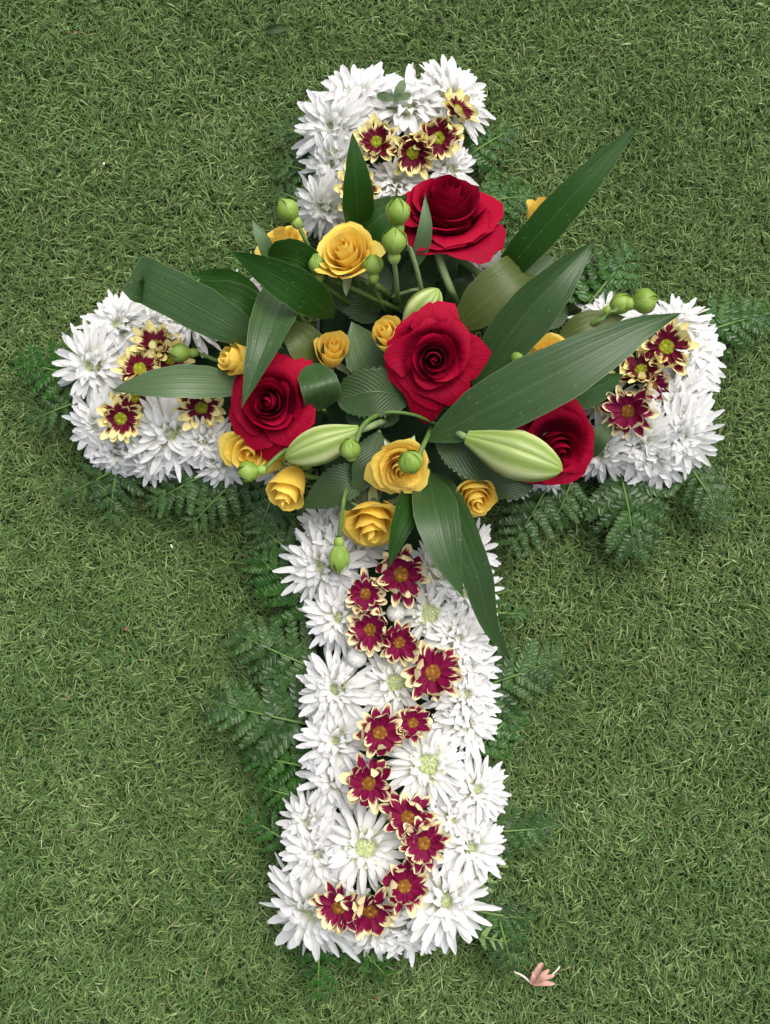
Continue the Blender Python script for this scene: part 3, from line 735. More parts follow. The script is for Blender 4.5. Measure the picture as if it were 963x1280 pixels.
# ================================================================== DATA
HEAD, FOOT = 'the short head of the cross', 'the foot of the cross'
AL, AR = 'the arm under the blunt folded lily leaf', 'the arm with paired round green buds'
FE, PE = 'the fern-rich side of the shaft', 'the shaft side touched by a drooping leaf tip'
WM = [
 # px, py, r, dx, dy, tilt, z, label
 (418,162,57,-1,-.7,32,.068,'white chrysanthemum at the head corner above two dark leaf tufts'),
 (446,130,62,-.3,-1,40,.066,'white chrysanthemum with tall petals at the very top of the head'),
 (507,136,70,0,-1,48,.066,'white chrysanthemum with a small green leaf scrap lying on it'),
 (562,124,58,.6,-1,42,.062,'white chrysanthemum at the head corner behind the upward-facing yellow daisy'),
 (420,205,50,-1,0,34,.066,'white chrysanthemum on the head beside the upright pointed leaf'),
 (408,258,48,-.9,.4,36,.066,'shaded white chrysanthemum on the head just above the open yellow rose'),
 (497,232,45,0,-1,38,.070,'white chrysanthemum with upright petals between head daisies and crimson rose'),
 (560,212,46,.9,-.3,40,.066,'white chrysanthemum fanning outward behind the side-facing crimson rose'),
 (604,338,30,.3,.6,35,.055,'white chrysanthemum peeping out below the side-facing crimson rose'),
 (118,458,54,-1,-.1,28,.066,'white chrysanthemum on the blunt-leaf arm, beside the fern at its end'),
 (152,408,52,-.7,-.8,36,.064,'white chrysanthemum at the upper corner of the arm under the blunt lily leaf'),
 (192,408,52,-.3,-1,44,.062,'white chrysanthemum with long side petals touching the blunt lily leaf tip'),
 (238,405,46,0,-1,44,.060,'white chrysanthemum mostly covered by the blunt folded lily leaf'),
 (295,372,42,0,-1,40,.058,'white chrysanthemum hidden under the crossing lily leaves'),
 (126,532,50,-1,.35,40,.062,'white chrysanthemum with swept petals just outside the yellow-rimmed daisy'),
 (150,563,46,-.5,1,42,.060,'white chrysanthemum above the serrated green leaf on the grass'),
 (213,540,60,.05,.6,14,.074,'bright full white chrysanthemum under the pale pointed lily leaf'),
 (206,505,40,0,-.4,10,.070,'white chrysanthemum half tucked beneath the pale pointed lily leaf'),
 (256,551,37,.1,.6,16,.074,'small white chrysanthemum with green centre next to the half-hidden yellow rose'),
 (281,575,44,.1,1,38,.062,'white chrysanthemum with drooping petals by the pointed bud over yellow rose'),
 (190,572,46,-.1,1,42,.060,'white chrysanthemum edging the arm above the long fern'),
 (345,585,34,0,1,35,.058,'white chrysanthemum glimpsed between the fat lily bud and the small yellow rose'),
 (757,398,46,-.1,-1,50,.058,'white chrysanthemum behind the stalk of the paired round buds'),
 (840,408,52,.1,-1,46,.060,'white chrysanthemum with upright petals at the tip of the longest lily leaf'),
 (858,440,56,.9,-.6,36,.064,'white chrysanthemum next to the yellow-rimmed daisy at the longest leaf tip'),
 (852,476,56,1,-.1,32,.066,'white chrysanthemum at the outer end of the arm with paired buds'),
 (838,506,56,.9,.2,22,.070,'white chrysanthemum beside the ochre-eyed magenta daisy of the arm'),
 (848,543,58,.9,.6,24,.068,'white chrysanthemum at the outer lower corner of the arm with paired buds'),
 (797,552,54,.1,1,24,.070,'white chrysanthemum directly beneath the ochre-eyed magenta daisy of the arm'),
 (752,562,50,-.3,1,34,.064,'white chrysanthemum against the crimson rose that carries a lily bud'),
 (820,572,54,.3,1,38,.060,'white chrysanthemum above the fern that hangs straight down from the arm'),
 (758,502,36,-.2,.3,15,.064,'white chrysanthemum barely showing between the longest leaf and a crimson rose'),
 (682,592,36,.2,1,40,.055,'white chrysanthemum showing as slivers under the crimson rose with lily bud'),
 (635,598,34,.1,.8,30,.060,'white chrysanthemum under the grey serrated rose leaf'),
 (412,664,50,-.9,-.3,34,.060,'white chrysanthemum at the shaft top below the drooping rose leaves'),
 (406,708,58,-1,.1,24,.068,'white chrysanthemum with long sideways petals beside the hanging pointed bud'),
 (441,682,50,.2,.8,18,.070,'white chrysanthemum under the hanging pointed bud and the yellow rose'),
 (426,771,52,-.8,.1,20,.072,'white chrysanthemum next to two small ochre-eyed daisies and a fern'),
 (546,715,44,.1,.2,8,.070,'white chrysanthemum beside the double leaf and the topmost shaft daisy'),
 (537,768,46,0,0,0,.078,'sparse white chrysanthemum with bright green eye facing straight up'),
 (580,740,52,.5,.2,20,.066,'white chrysanthemum in the shade of the double hanging lily leaf'),
 (586,690,46,.9,-.1,30,.062,'white chrysanthemum with three long petals beyond the hanging lily leaf'),
 (568,797,52,.9,.05,20,.072,'white chrysanthemum just below the tips of the double lily leaf'),
 (582,832,50,1,.2,28,.066,'white chrysanthemum beside the wide magenta daisy near the thin leaf tip'),
 (578,867,52,1,0,26,.068,'white chrysanthemum with long petals towards the dark broad fern'),
 (582,902,48,1,.1,26,.066,'white chrysanthemum over the upright bright green fern'),
 (496,853,48,-.1,0,4,.080,'round white chrysanthemum with green centre beside the wide magenta daisy'),
 (423,862,56,-1,0,20,.072,'white chrysanthemum with spiky petals over the largest fern'),
 (425,926,56,-.9,.1,20,.072,'white chrysanthemum beside the ochre-eyed daisy pair at mid shaft'),
 (420,972,53,-.9,.2,24,.068,'white chrysanthemum between mid-shaft ferns and the six-pointed maroon daisy'),
 (535,956,55,.1,0,4,.080,'large white chrysanthemum with wide green centre at mid shaft'),
 (594,987,48,1,.1,24,.068,'white chrysanthemum with forked petals above the arrow-shaped fern'),
 (566,1022,42,.4,.2,14,.072,'small white chrysanthemum tucked between daisies and the arrow-shaped fern'),
 (586,1058,54,.9,.2,24,.068,'white chrysanthemum above the pale green leaflet near the foot'),
 (402,1066,56,-.9,.25,22,.070,'full white chrysanthemum leaning out above the foot on the ferny side'),
 (456,1057,58,.05,.3,8,.080,'largest white chrysanthemum with green eye and long petals over maroon daisies'),
 (388,1028,46,-1,0,32,.062,'white chrysanthemum with one stray petal pointing to the lone broad leaf'),
 (394,1134,74,-.7,.9,44,.060,'white chrysanthemum splayed out at the foot corner with a stray long petal'),
 (556,1124,64,.5,.7,18,.074,'bright white chrysanthemum at the foot corner nearest the pink dry leaf'),
 (470,1158,54,-.1,1,44,.058,'white chrysanthemum with petals hanging below the maroon daisy row at the foot'),
 (516,1155,52,.1,1,40,.058,'white chrysanthemum edging the foot between the daisies and bright corner bloom'),
]
sparse_set = {(537,768): .55, (546,715): .75, (586,690): .6, (441,682): .8}
for d in WM: white_mum(*d, sparse=sparse_set.get((d[0], d[1]), 1.0))

BI = [
 (471,178,34,-.2,-.5,28,.084,'bi_y','yellow-rimmed maroon daisy right beside the upright pointed leaf'),
 (516,191,37,0,.1,6,.088,'bi_y','yellow-rimmed maroon daisy in the middle of the head row of three'),
 (548,173,38,.2,-.1,10,.092,'bi_y','yellow-rimmed maroon daisy at the head, next to the upward-facing pale one'),
 (572,138,34,.7,-.8,62,.078,'bi_y','mostly yellow daisy turned away at the corner of the head'),
 (447,236,36,0,-.1,12,.084,'bi_y','yellow-rimmed maroon daisy half hidden behind the upright pointed leaf'),
 (175,462,38,-.2,-.5,26,.086,'bi_y','yellow-rimmed maroon daisy touching the edge of the pale pointed lily leaf'),
 (194,432,36,0,-.9,48,.080,'bi_y','side-on maroon daisy next to the small green bud of the arm'),
 (212,450,32,.3,-.3,30,.078,'bi_y','yellow-rimmed maroon daisy tucked under the small green bud of the arm'),
 (151,523,37,-.1,.2,8,.088,'bi_y','fully open yellow-rimmed daisy with green eye below the pale leaf tip'),
 (168,497,30,.4,.1,22,.078,'bi_y','green-eyed daisy nearly hidden under the pale pointed lily leaf'),
 (252,509,37,0,.3,14,.084,'bi_y','maroon daisy between the pale lily leaf and the crimson rose'),
 (833,434,42,.2,-.2,10,.090,'bi_y','yellow-rimmed daisy by the tip of the longest lily leaf'),
 (802,463,36,-.1,-.4,36,.082,'bi_y','maroon daisy tilted against the longest lily leaf'),
 (816,484,30,.5,.2,40,.078,'bi_m','crumpled maroon daisy between two brighter daisies on the arm'),
 (785,514,40,-.1,.2,8,.090,'bi_m','magenta daisy with broad ochre eye on the arm with paired buds'),
 (757,490,32,-.4,.1,20,.078,'bi_y','green-eyed daisy peeking out from beneath the longest lily leaf'),
 (501,718,42,.2,0,8,.090,'bi_m','magenta daisy at the shaft top beside the narrow hanging leaf'),
 (457,742,34,-.1,.2,8,.088,'bi_m','small maroon daisy below the hanging pointed bud'),
 (463,787,34,-.2,.1,14,.088,'bi_m','small maroon daisy between two closed white buds'),
 (499,803,32,.1,.1,14,.084,'bi_m','small maroon daisy below the round white bud'),
 (541,841,44,.05,.1,5,.092,'bi_m','wide magenta daisy beside the round green-centred chrysanthemum'),
 (475,916,42,0,.1,5,.092,'bi_m','magenta daisy of the mid-shaft pair, the wider one'),
 (516,904,32,.1,-.1,10,.088,'bi_m','magenta daisy of the mid-shaft pair, the smaller one'),
 (461,979,42,0,.1,5,.092,'bi_m','six-pointed maroon daisy alone beside the large mid-shaft chrysanthemum'),
 (510,1022,40,0,-.1,12,.088,'bi_m','maroon daisy overlapped by another above the largest white bloom petals'),
 (530,1054,40,.1,.1,8,.094,'bi_m','maroon daisy lying over its neighbour near the black gap'),
 (505,1108,42,.1,0,14,.088,'bi_m','maroon daisy with a curled petal over its eye near the foot'),
 (424,1134,40,-.3,.4,22,.084,'bi_m','maroon daisy nearest the splayed chrysanthemum at the foot corner'),
 (463,1138,40,.05,.7,40,.080,'bi_m','maroon daisy facing outward in the middle of the foot row'),
]
for d in BI: daisy(*d)

def white_bud(px, py, rp, z, label):
    p = P(px, py, z); s = rp * mpp(px, py, z)
    root = empty('chrysanthemum_bud', Matrix.Translation(p) @ frame(facing(p, .2, .2, 8)) @ Matrix.Scale(s, 4))
    tag(root, label, 'flower bud', 'closed white chrysanthemum buds')
    for row, (cnt, top) in enumerate(((9, .95), (8, .8), (6, .6))):
        for i in range(cnt):
            a0 = i * 2 * math.pi / cnt + row * .4; m = MB()
            def fn(u, v):
                s2 = (u - .5) * 2; e = -1.0 + v * 2.35; rr = (1 - row * .12) * math.cos(e); a = a0 + s2 * (.52 - .3 * v * v)
                return (rr * math.cos(a), rr * math.sin(a), (.85 - row * .05) * math.sin(e) + .06 * (1 - s2 * s2))
            m.grid(fn, 4, 6); link('petal', m.mesh('bud_petal', M['white']), root)
    m = MB(); m.grid(lambda u, v: (.88 * math.sin(v * math.pi) * math.cos(u * 6.2832), .88 * math.sin(v * math.pi) * math.sin(u * 6.2832), -.82 * math.cos(v * math.pi)), 12, 8)
    link('heart', m.mesh('bud_heart', M['floret']), root)
    m = MB(); m.tube([(0, 0, -.7), (0, 0, -2), (.2, 0, -4)], .22, 7); link('stem', m.mesh('stem', M['stem']), root)
white_bud(495, 766, 12, .084, 'round closed white bud beside the sparse green-eyed chrysanthemum')
white_bud(446, 822, 13, .082, 'round closed white bud above the spiky chrysanthemum over the fern')

# --- roses
RG, YG = 'crimson roses at the heart of the cross', 'yellow spray roses round the crimson roses'
rose('crimson_rose', 543, 449, 66, .1, .3, 6, .150, M['red'], 21, 1.0, 'fully open crimson rose facing up at the centre of the cross', RG, .4, 1.0, seed=3, reflex=.12, ruffle=1.4)
rose('crimson_rose', 558, 256, 72, .1, -1, 52, .140, M['red'], 24, .85, 'crimson rose seen from the side behind two upright green buds', RG, 2.1, 1.15, seed=5, reflex=.20, ruffle=1.3, gap=False)
rose('crimson_rose', 337, 504, 62, -.6, -.1, 16, .130, M['red'], 24, .95, 'crimson rose with a dark pointed leaf tip lying across it', RG, 2.2, 1.0, seed=8, reflex=.08, ruffle=1.4)
rose('crimson_rose', 698, 560, 60, .5, .5, 30, .118, M['red'], 18, .8, 'crimson rose partly covered by a fat pale lily bud', RG, .2, 1.0, seed=12)
rose('yellow_rose', 430, 314, 42, -.3, -.7, 36, .150, M['yellow'], 17, .62, 'largest open yellow rose below the shaded white chrysanthemum', YG, 1.1, 1.15, seed=21, gap=False, cz=.6)
rose('yellow_rose', 352, 300, 36, -.4, -1, 62, .110, M['yellow'], 12, .7, 'yellow rose seen from behind under a pointed bud and dark leaf', YG, .3, 1.0, seed=22, gap=False)
rose('yellow_rose', 417, 426, 24, .05, -.5, 30, .140, M['yellow'], 10, .25, 'half-open small yellow rose with pale sepals above a green stalk', YG, .5, 1.5, seed=23, gap=False, cz=.9)
rose('yellow_rose', 478, 409, 22, -.4, -.7, 34, .150, M['yellow'], 9, .15, 'tight small yellow rose touching the central crimson rose', YG, .5, 1.5, seed=24, gap=False, cz=.9)
rose('yellow_rose', 277, 449, 22, -1, -.1, 58, .140, M['yellow'], 9, .2, 'small yellow rose pointing along the arm beneath the blunt lily leaf', YG, .5, 1.5, seed=25, gap=False, cz=.9)
rose('yellow_rose', 312, 566, 42, -.2, .6, 28, .098, M['yellow'], 13, .85, 'yellow rose mostly tucked under the crimson rose with the leaf tip', YG, 1.7, .8, seed=26, gap=False)
rose('yellow_rose', 355, 626, 29, -.4, 1, 58, .110, M['yellow'], 10, .3, 'small yellow rose with green sepals hanging over the ferns', YG, .9, 1.3, seed=27, gap=False, sep=sep_green, cz=.8)
rose('yellow_rose', 503, 586, 40, 0, .6, 26, .142, M['yellow'], 20, .62, 'ruffled yellow rose with a round green bud resting on it', YG, 2.0, .9, seed=33, ruffle=1.2, gap=False)
rose('yellow_rose', 466, 658, 47, 0, 1, 50, .110, M['yellow'], 14, .75, 'yellow rose between the hanging pointed bud and narrow hanging leaf', YG, .2, 1.1, seed=29, gap=False, ruffle=1.6)
rose('yellow_rose', 598, 629, 30, .2, .7, 38, .125, M['yellow'], 15, .42, 'closed-up yellow rose beside the double hanging lily leaf', YG, 2.6, 1.2, seed=30, cz=.8, gap=False)
rose('yellow_rose', 680, 266, 27, .4, -1, 58, .125, M['yellow'], 8, .45, 'yellow rose showing two petals behind the leaf pointing off the head', YG, .8, 1.4, seed=31, gap=False)
rose('yellow_rose', 686, 436, 32, .2, -1, 50, .130, M['yellow'], 8, .6, 'yellow rose showing one petal edge behind the longest lily leaf', YG, .8, 1.0, seed=32, gap=False)

# --- lily foliage and buds
LG = 'lily sprigs fanned out from the centre'
sprig('lily_sprig', 'lily sprig with crossing dark leaves and a blunt folded one over the arm', 'lily leaves', LG, (385, 420, .05), [
  dict(path=[(335, 432, .12), (285, 405, .150), (232, 376, .150), (188, 354, .148), (179, 351, .140), (194, 362, .126)], w=58, mat='lily', prof='blunt', fold=.10, roll=-8, droop=.1),
  dict(path=[(380, 330, .115), (350, 378, .150), (328, 435, .172), (302, 510, .165)], w=54, mat='lily', fold=.35, roll=10),
  dict(path=[(416, 398, .13), (380, 366, .172), (335, 340, .185), (288, 314, .175)], w=50, mat='lily_shaded', fold=.20, roll=-12),
  dict(path=[(300, 482, .115), (245, 477, .135), (195, 479, .138), (141, 488, .120)], w=42, mat='lily_grey', prof='long', fold=.12, roll=4),
  dict(path=[(345, 412, .11), (300, 378, .135), (258, 362, .130), (235, 356, .12)], w=42, mat='lily_shaded', fold=.2, roll=15),
  dict(path=[(400, 352, .12), (372, 326, .142), (336, 322, .128)], w=50, mat='lily_shaded', prof='round', fold=.25, roll=-10),
  dict(path=[(340, 330, .12), (329, 302, .140), (315, 274, .145)], w=20, mat='lily_grey', fold=.3, roll=20),
  dict(path=[(325, 366, .10), (285, 350, .11), (240, 342, .10)], w=26, mat='lily_shaded', fold=.2),
 ], stems=[([(385, 420, .04), (380, 405, .09), (365, 385, .12), (340, 400, .12)], 4, 'stem')])
sprig('lily_sprig', 'lily sprig with the longest leaf, one leaf off the head and an olive leaf', 'lily leaves', LG, (590, 470, .05), [
  dict(path=[(626, 348, .115), (662, 306, .155), (724, 236, .185), (800, 154, .190)], w=46, mat='lily_shaded', prof='long', fold=.18, roll=-6),
  dict(path=[(592, 482, .105), (645, 410, .145), (698, 350, .165), (747, 298, .160)], w=64, mat='lily', fold=.45, roll=14),
  dict(path=[(536, 550, .13), (620, 506, .170), (715, 458, .190), (798, 413, .190), (853, 391, .180)], w=76, mat='lily', prof='lance', fold=.12, roll=-4),
  dict(path=[(568, 412, .115), (605, 378, .140), (640, 352, .146), (664, 336, .128)], w=62, mat='lily_olive', prof='blunt', fold=.15, roll=-14),
  dict(path=[(628, 395, .115), (664, 352, .130), (696, 320, .120)], w=52, mat='lily_grey', fold=.2, roll=10),
  dict(path=[(698, 424, .115), (735, 406, .125), (782, 396, .115)], w=34, mat='lily_olive', fold=.2, roll=-10),
  dict(path=[(695, 505, .11), (738, 488, .110), (780, 468, .098)], w=40, mat='lily_shaded', fold=.2),
 ], [((506, 420, .112), (549, 361, .140), 46, 10)],
 stems=[([(590, 470, .04), (592, 455, .09), (585, 420, .115), (620, 400, .12)], 4, 'stem')])
sprig('lily_sprig', 'lily sprig with a double leaf and a narrow leaf hanging over the shaft', 'lily leaves', LG, (530, 575, .05), [
  dict(path=[(524, 602, .098), (511, 634, .136), (498, 668, .144), (486, 710, .135)], w=36, mat='lily_shaded', fold=.2, roll=-20),
  dict(path=[(536, 590, .100), (545, 640, .148), (558, 692, .154), (580, 748, .135)], w=56, mat='lily', fold=.16, roll=-8),
  dict(path=[(546, 592, .100), (570, 652, .138), (597, 722, .132), (612, 780, .100), (640, 828, .058)], w=44, mat='lily', prof='taper', fold=.16, roll=12),
 ], stems=[([(530, 575, .04), (530, 575, .07), (533, 586, .094), (538, 596, .10)], 4, 'stem')])
sprig('lily_sprig', 'upright narrow leaf with a dark companion leaf rising over the head', 'lily leaves', LG, (450, 330, .05), [
  dict(path=[(450, 292, .115), (447, 252, .150), (445, 212, .170), (441, 166, .180)], w=42, mat='lily_shaded', prof='long', fold=.30, roll=16),
  dict(path=[(436, 305, .110), (470, 276, .130), (510, 244, .128)], w=50, mat='lily_shaded', fold=.2, roll=-12),
 ], stems=[([(450, 330, .04), (450, 320, .08), (449, 300, .115)], 4, 'stem')])
sprig('lily_bud_stalk', 'fat pale green ribbed lily bud leaning from the centre over chrysanthemums', 'lily bud', 'pale lily buds', (480, 520, .05),
  [], [((450, 538, .138), (356, 573, .132), 50, 14)], [([(480, 520, .04), (482, 525, .09), (468, 531, .135), (447, 539, .138)], 4.5, 'stem_p')])
sprig('lily_bud_stalk', 'fat pale green lily bud lying across the crimson rose', 'lily bud', 'pale lily buds', (560, 530, .05),
  [], [((584, 547, .150), (704, 588, .165), 64, -14)], [([(560, 530, .04), (562, 532, .10), (574, 542, .145), (588, 549, .150)], 4.5, 'stem_p')])
# filler leaves of the rose stems
FG = 'broad rose leaves filling the centre'
def rleaf(label, base, leaves, stems=()): sprig('leafy_sprig', label, 'leaf', FG, base, leaves, (), stems)
rleaf('olive leaf beside the half-open small yellow rose', (400, 470, .05), [dict(path=[(400, 462, .11), (378, 426, .128), (350, 402, .122)], w=46, mat='lily_olive', prof='lance', fold=.25, roll=12)], [([(400, 470, .04), (400, 465, .11)], 3, 'stem')])
rleaf('greyish leaf between the two small yellow roses', (470, 480, .05), [dict(path=[(474, 476, .105), (455, 440, .122), (440, 402, .118)], w=52, mat='lily_grey', prof='lance', fold=.2, roll=-16)], [([(470, 480, .04), (473, 476, .105)], 3, 'stem')])
rleaf('short rounded green leaf touching the crimson rose with the leaf tip', (410, 520, .05), [dict(path=[(404, 512, .115), (400, 484, .142), (388, 456, .130)], w=50, mat='lily', prof='round', fold=.2, roll=14)], [([(410, 520, .04), (404, 511, .115)], 3, 'stem')])
rleaf('toothed rose leaf below the greyish leaf at the centre', (515, 500, .05), [dict(path=[(512, 497, .115), (468, 490, .128), (422, 500, .118)], w=62, mat='rleaf', prof='round', fold=.12, serr=.06, nv=30), dict(path=[(500, 520, .10), (470, 512, .11), (432, 520, .105)], w=46, mat='rleaf', prof='round', fold=.2, serr=.06, nv=30)], [([(515, 500, .04), (511, 497, .115)], 3, 'stem')])
rleaf('grey toothed rose leaf above the closed-up yellow rose', (545, 550, .05), [dict(path=[(545, 552, .125), (592, 574, .132), (648, 604, .110)], w=50, mat='rleaf', prof='lance', fold=.18, serr=.05, nv=30, roll=-8), dict(path=[(590, 585, .095), (630, 602, .098), (668, 600, .09)], w=44, mat='rleaf', prof='round', fold=.2, serr=.05, nv=26)], [([(545, 550, .04), (545, 552, .125)], 3, 'stem')])
rleaf('drooping rose leaves above the shaft beside the fat leaning lily bud', (475, 545, .05), [dict(path=[(474, 540, .12), (462, 580, .126), (440, 622, .115)], w=42, mat='rleaf', prof='lance', fold=.2, serr=.05, nv=28), dict(path=[(462, 592, .11), (425, 606, .118), (378, 636, .098)], w=48, mat='rleaf', prof='lance', fold=.2, serr=.05, nv=28, roll=10), dict(path=[(468, 585, .10), (455, 615, .105), (440, 645, .09)], w=44, mat='rleaf_g', prof='round', fold=.2, serr=.05, nv=28)], [([(475, 545, .04), (474, 540, .12)], 3, 'stem')])
rleaf('narrow grey-green leaf standing against the side-facing crimson rose', (522, 345, .05), [dict(path=[(520, 335, .13), (531, 288, .158), (532, 243, .165)], w=20, mat='lily_grey', prof='lance', fold=.35, roll=10)], [([(522, 345, .04), (520, 334, .13)], 2.5, 'stem')])
rleaf('small dark leaf at the edge of the crimson rose under the lily bud', (735, 575, .05), [dict(path=[(733, 574, .08), (748, 548, .095), (768, 524, .09)], w=26, mat='rleaf', prof='lance', fold=.2, serr=.04, nv=24)], [([(735, 575, .04), (733, 574, .08)], 2.5, 'stem')])
rleaf('shadowed leaves deep between the yellow and crimson roses', (500, 380, .05), [
  dict(path=[(470, 400, .075), (440, 370, .09), (405, 360, .085)], w=46, mat='rleaf', prof='round', fold=.2, serr=.04, nv=24),
  dict(path=[(500, 390, .075), (520, 350, .09), (545, 320, .085)], w=46, mat='rleaf', prof='round', fold=.2, serr=.04, nv=24),
  dict(path=[(560, 390, .085), (580, 355, .10), (575, 325, .10)], w=30, mat='lily', prof='lance', fold=.3),
  dict(path=[(470, 390, .08), (468, 360, .085), (478, 330, .08)], w=44, mat='rleaf', prof='round', fold=.2, serr=.04, nv=24),
  dict(path=[(420, 470, .075), (440, 455, .09), (460, 450, .085)], w=46, mat='rleaf', prof='round', fold=.2, serr=.04, nv=24),
 ], [([(500, 380, .03), (500, 385, .075)], 3, 'stem')])
rleaf('shadowed leaves deep beneath the longest lily leaf', (640, 470, .05), [
  dict(path=[(620, 470, .08), (650, 445, .09), (690, 430, .085)], w=46, mat='rleaf', prof='round', fold=.2, serr=.04, nv=24),
  dict(path=[(640, 400, .08), (670, 390, .09), (710, 395, .085)], w=44, mat='rleaf', prof='round', fold=.2, serr=.04, nv=24),
 ], [([(640, 470, .03), (632, 468, .08)], 3, 'stem')])

# --- closed rose buds
rosebud((498, 280, .170), (497, 247, .185), 29, 'upper of two upright round buds against the side-facing crimson rose', [(512, 310, .160), (522, 340, .14), (528, 368, .11), (530, 380, .04)], .55, 3, 2)
rosebud((493, 316, .175), (493, 284, .190), 30, 'lower of two upright round buds against the side-facing crimson rose', [(495, 345, .15), (497, 370, .11), (500, 385, .04)], .5, 3, 4)
rosebud((467, 342, .145), (466, 318, .155), 25, 'plump round bud at the side of the largest yellow rose', [(468, 360, .12), (480, 385, .09), (490, 390, .04)], .1, 3, 1)
rosebud((399, 343, .135), (395, 316, .145), 22, 'oval bud squeezed between a dark leaf and the largest yellow rose', [(405, 355, .12), (430, 375, .10), (450, 390, .04)], .3, 3, 3)
rosebud((368, 274, .140), (350, 249, .150), 27, 'pointed bud over the yellow rose seen from behind', [(378, 292, .135), (392, 318, .12), (410, 345, .05)], 1.0, 2.6, 5)
rosebud((439, 571, .160), (436, 550, .172), 25, 'round bud resting on the fat leaning lily bud', [(452, 535, .15), (470, 520, .13), (490, 515, .05)], 0.0, 2.8, 7, .4)
rosebud((516, 586, .170), (510, 567, .186), 29, 'round bud resting on the ruffled yellow rose', [(528, 560, .168), (535, 545, .14), (538, 535, .05)], 0.0, 3, 9, .3)
rosebud((322, 588, .118), (296, 591, .118), 25, 'pointed bud over the half-hidden yellow rose', [(340, 577, .118), (362, 560, .11), (400, 545, .06)], 1.0, 2.6, 11)
rosebud((424, 682, .110), (424, 717, .104), 25, 'pointed bud hanging down over the shaft on a long stalk', [(427, 650, .12), (432, 615, .12), (445, 580, .06)], 1.0, 2.6, 13)
rosebud((238, 441, .110), (211, 441, .112), 22, 'small pointed bud above the pale lily leaf on the arm', [(255, 444, .11), (285, 455, .10), (320, 460, .05)], .9, 2.4, 15)
rosebud((640, 452, .120), (661, 444, .130), 26, 'round bud between the folded leaf and the longest lily leaf', [(622, 464, .115), (605, 472, .10), (590, 480, .05)], .1, 3, 17)
rosebud((792, 379, .130), (822, 373, .134), 30, 'larger end bud of the pair over the arm', [(768, 388, .128), (735, 408, .12), (690, 425, .05)], .7, 3.4, 19)
rosebud((764, 386, .122), (790, 373, .128), 24, 'smaller inner bud of the pair over the arm', [(748, 398, .12), (725, 412, .115), (690, 428, .05)], .3, 3, 21)

# --- cut stems in the centre
def cut_stem(label, path, r, mat):
    b = P(*path[0]); root = empty('cut_stem', Matrix.Translation(b)); tag(root, label, 'stem', 'bare stems in the centre')
    tube_part('stalk', path, r, M[mat], root, root.matrix_basis.inverted(), 10)
    a, c = P(*path[-1]), P(*path[-2]); ax = (a - c).normalized(); m = MB(); rr = r * mpp(*path[-1])
    fr = Matrix.Translation(a + ax * .0004) @ frame(ax); Mi = root.matrix_basis.inverted()
    m.grid(lambda u, v: Mi @ (fr @ Vector((rr * .92 * v * math.cos(u * 6.2832), rr * .92 * v * math.sin(u * 6.2832), .0003 * (1 - v)))), 10, 2)
    link('cut_end', m.mesh('cut_end', M['sepal_p']), root)
cut_stem('thick pale stem with cut end below the side-facing crimson rose', [(574, 392, .04), (566, 368, .11), (556, 342, .126), (546, 312, .132)], 5.0, 'stem_p')
cut_stem('short pale stem crossing the chrysanthemum under the side-facing crimson rose', [(622, 380, .06), (600, 345, .10), (572, 322, .11)], 4.5, 'stem_p')
cut_stem('thin bare stem running below the largest yellow rose', [(512, 392, .05), (478, 378, .10), (440, 360, .12), (410, 348, .12)], 3.4, 'stem')
cut_stem('short stub of stem beside the plump round bud', [(490, 378, .05), (478, 362, .11), (460, 352, .125)], 4.2, 'stem')
cut_stem('thin curled stem under the two upright buds', [(548, 372, .06), (525, 362, .10), (505, 366, .10), (490, 372, .09)], 2.4, 'stem_p')
cut_stem('arched stem between the toothed leaf and the ruffled yellow rose', [(455, 530, .06), (480, 516, .12), (515, 518, .120), (545, 530, .10)], 2.2, 'stem')

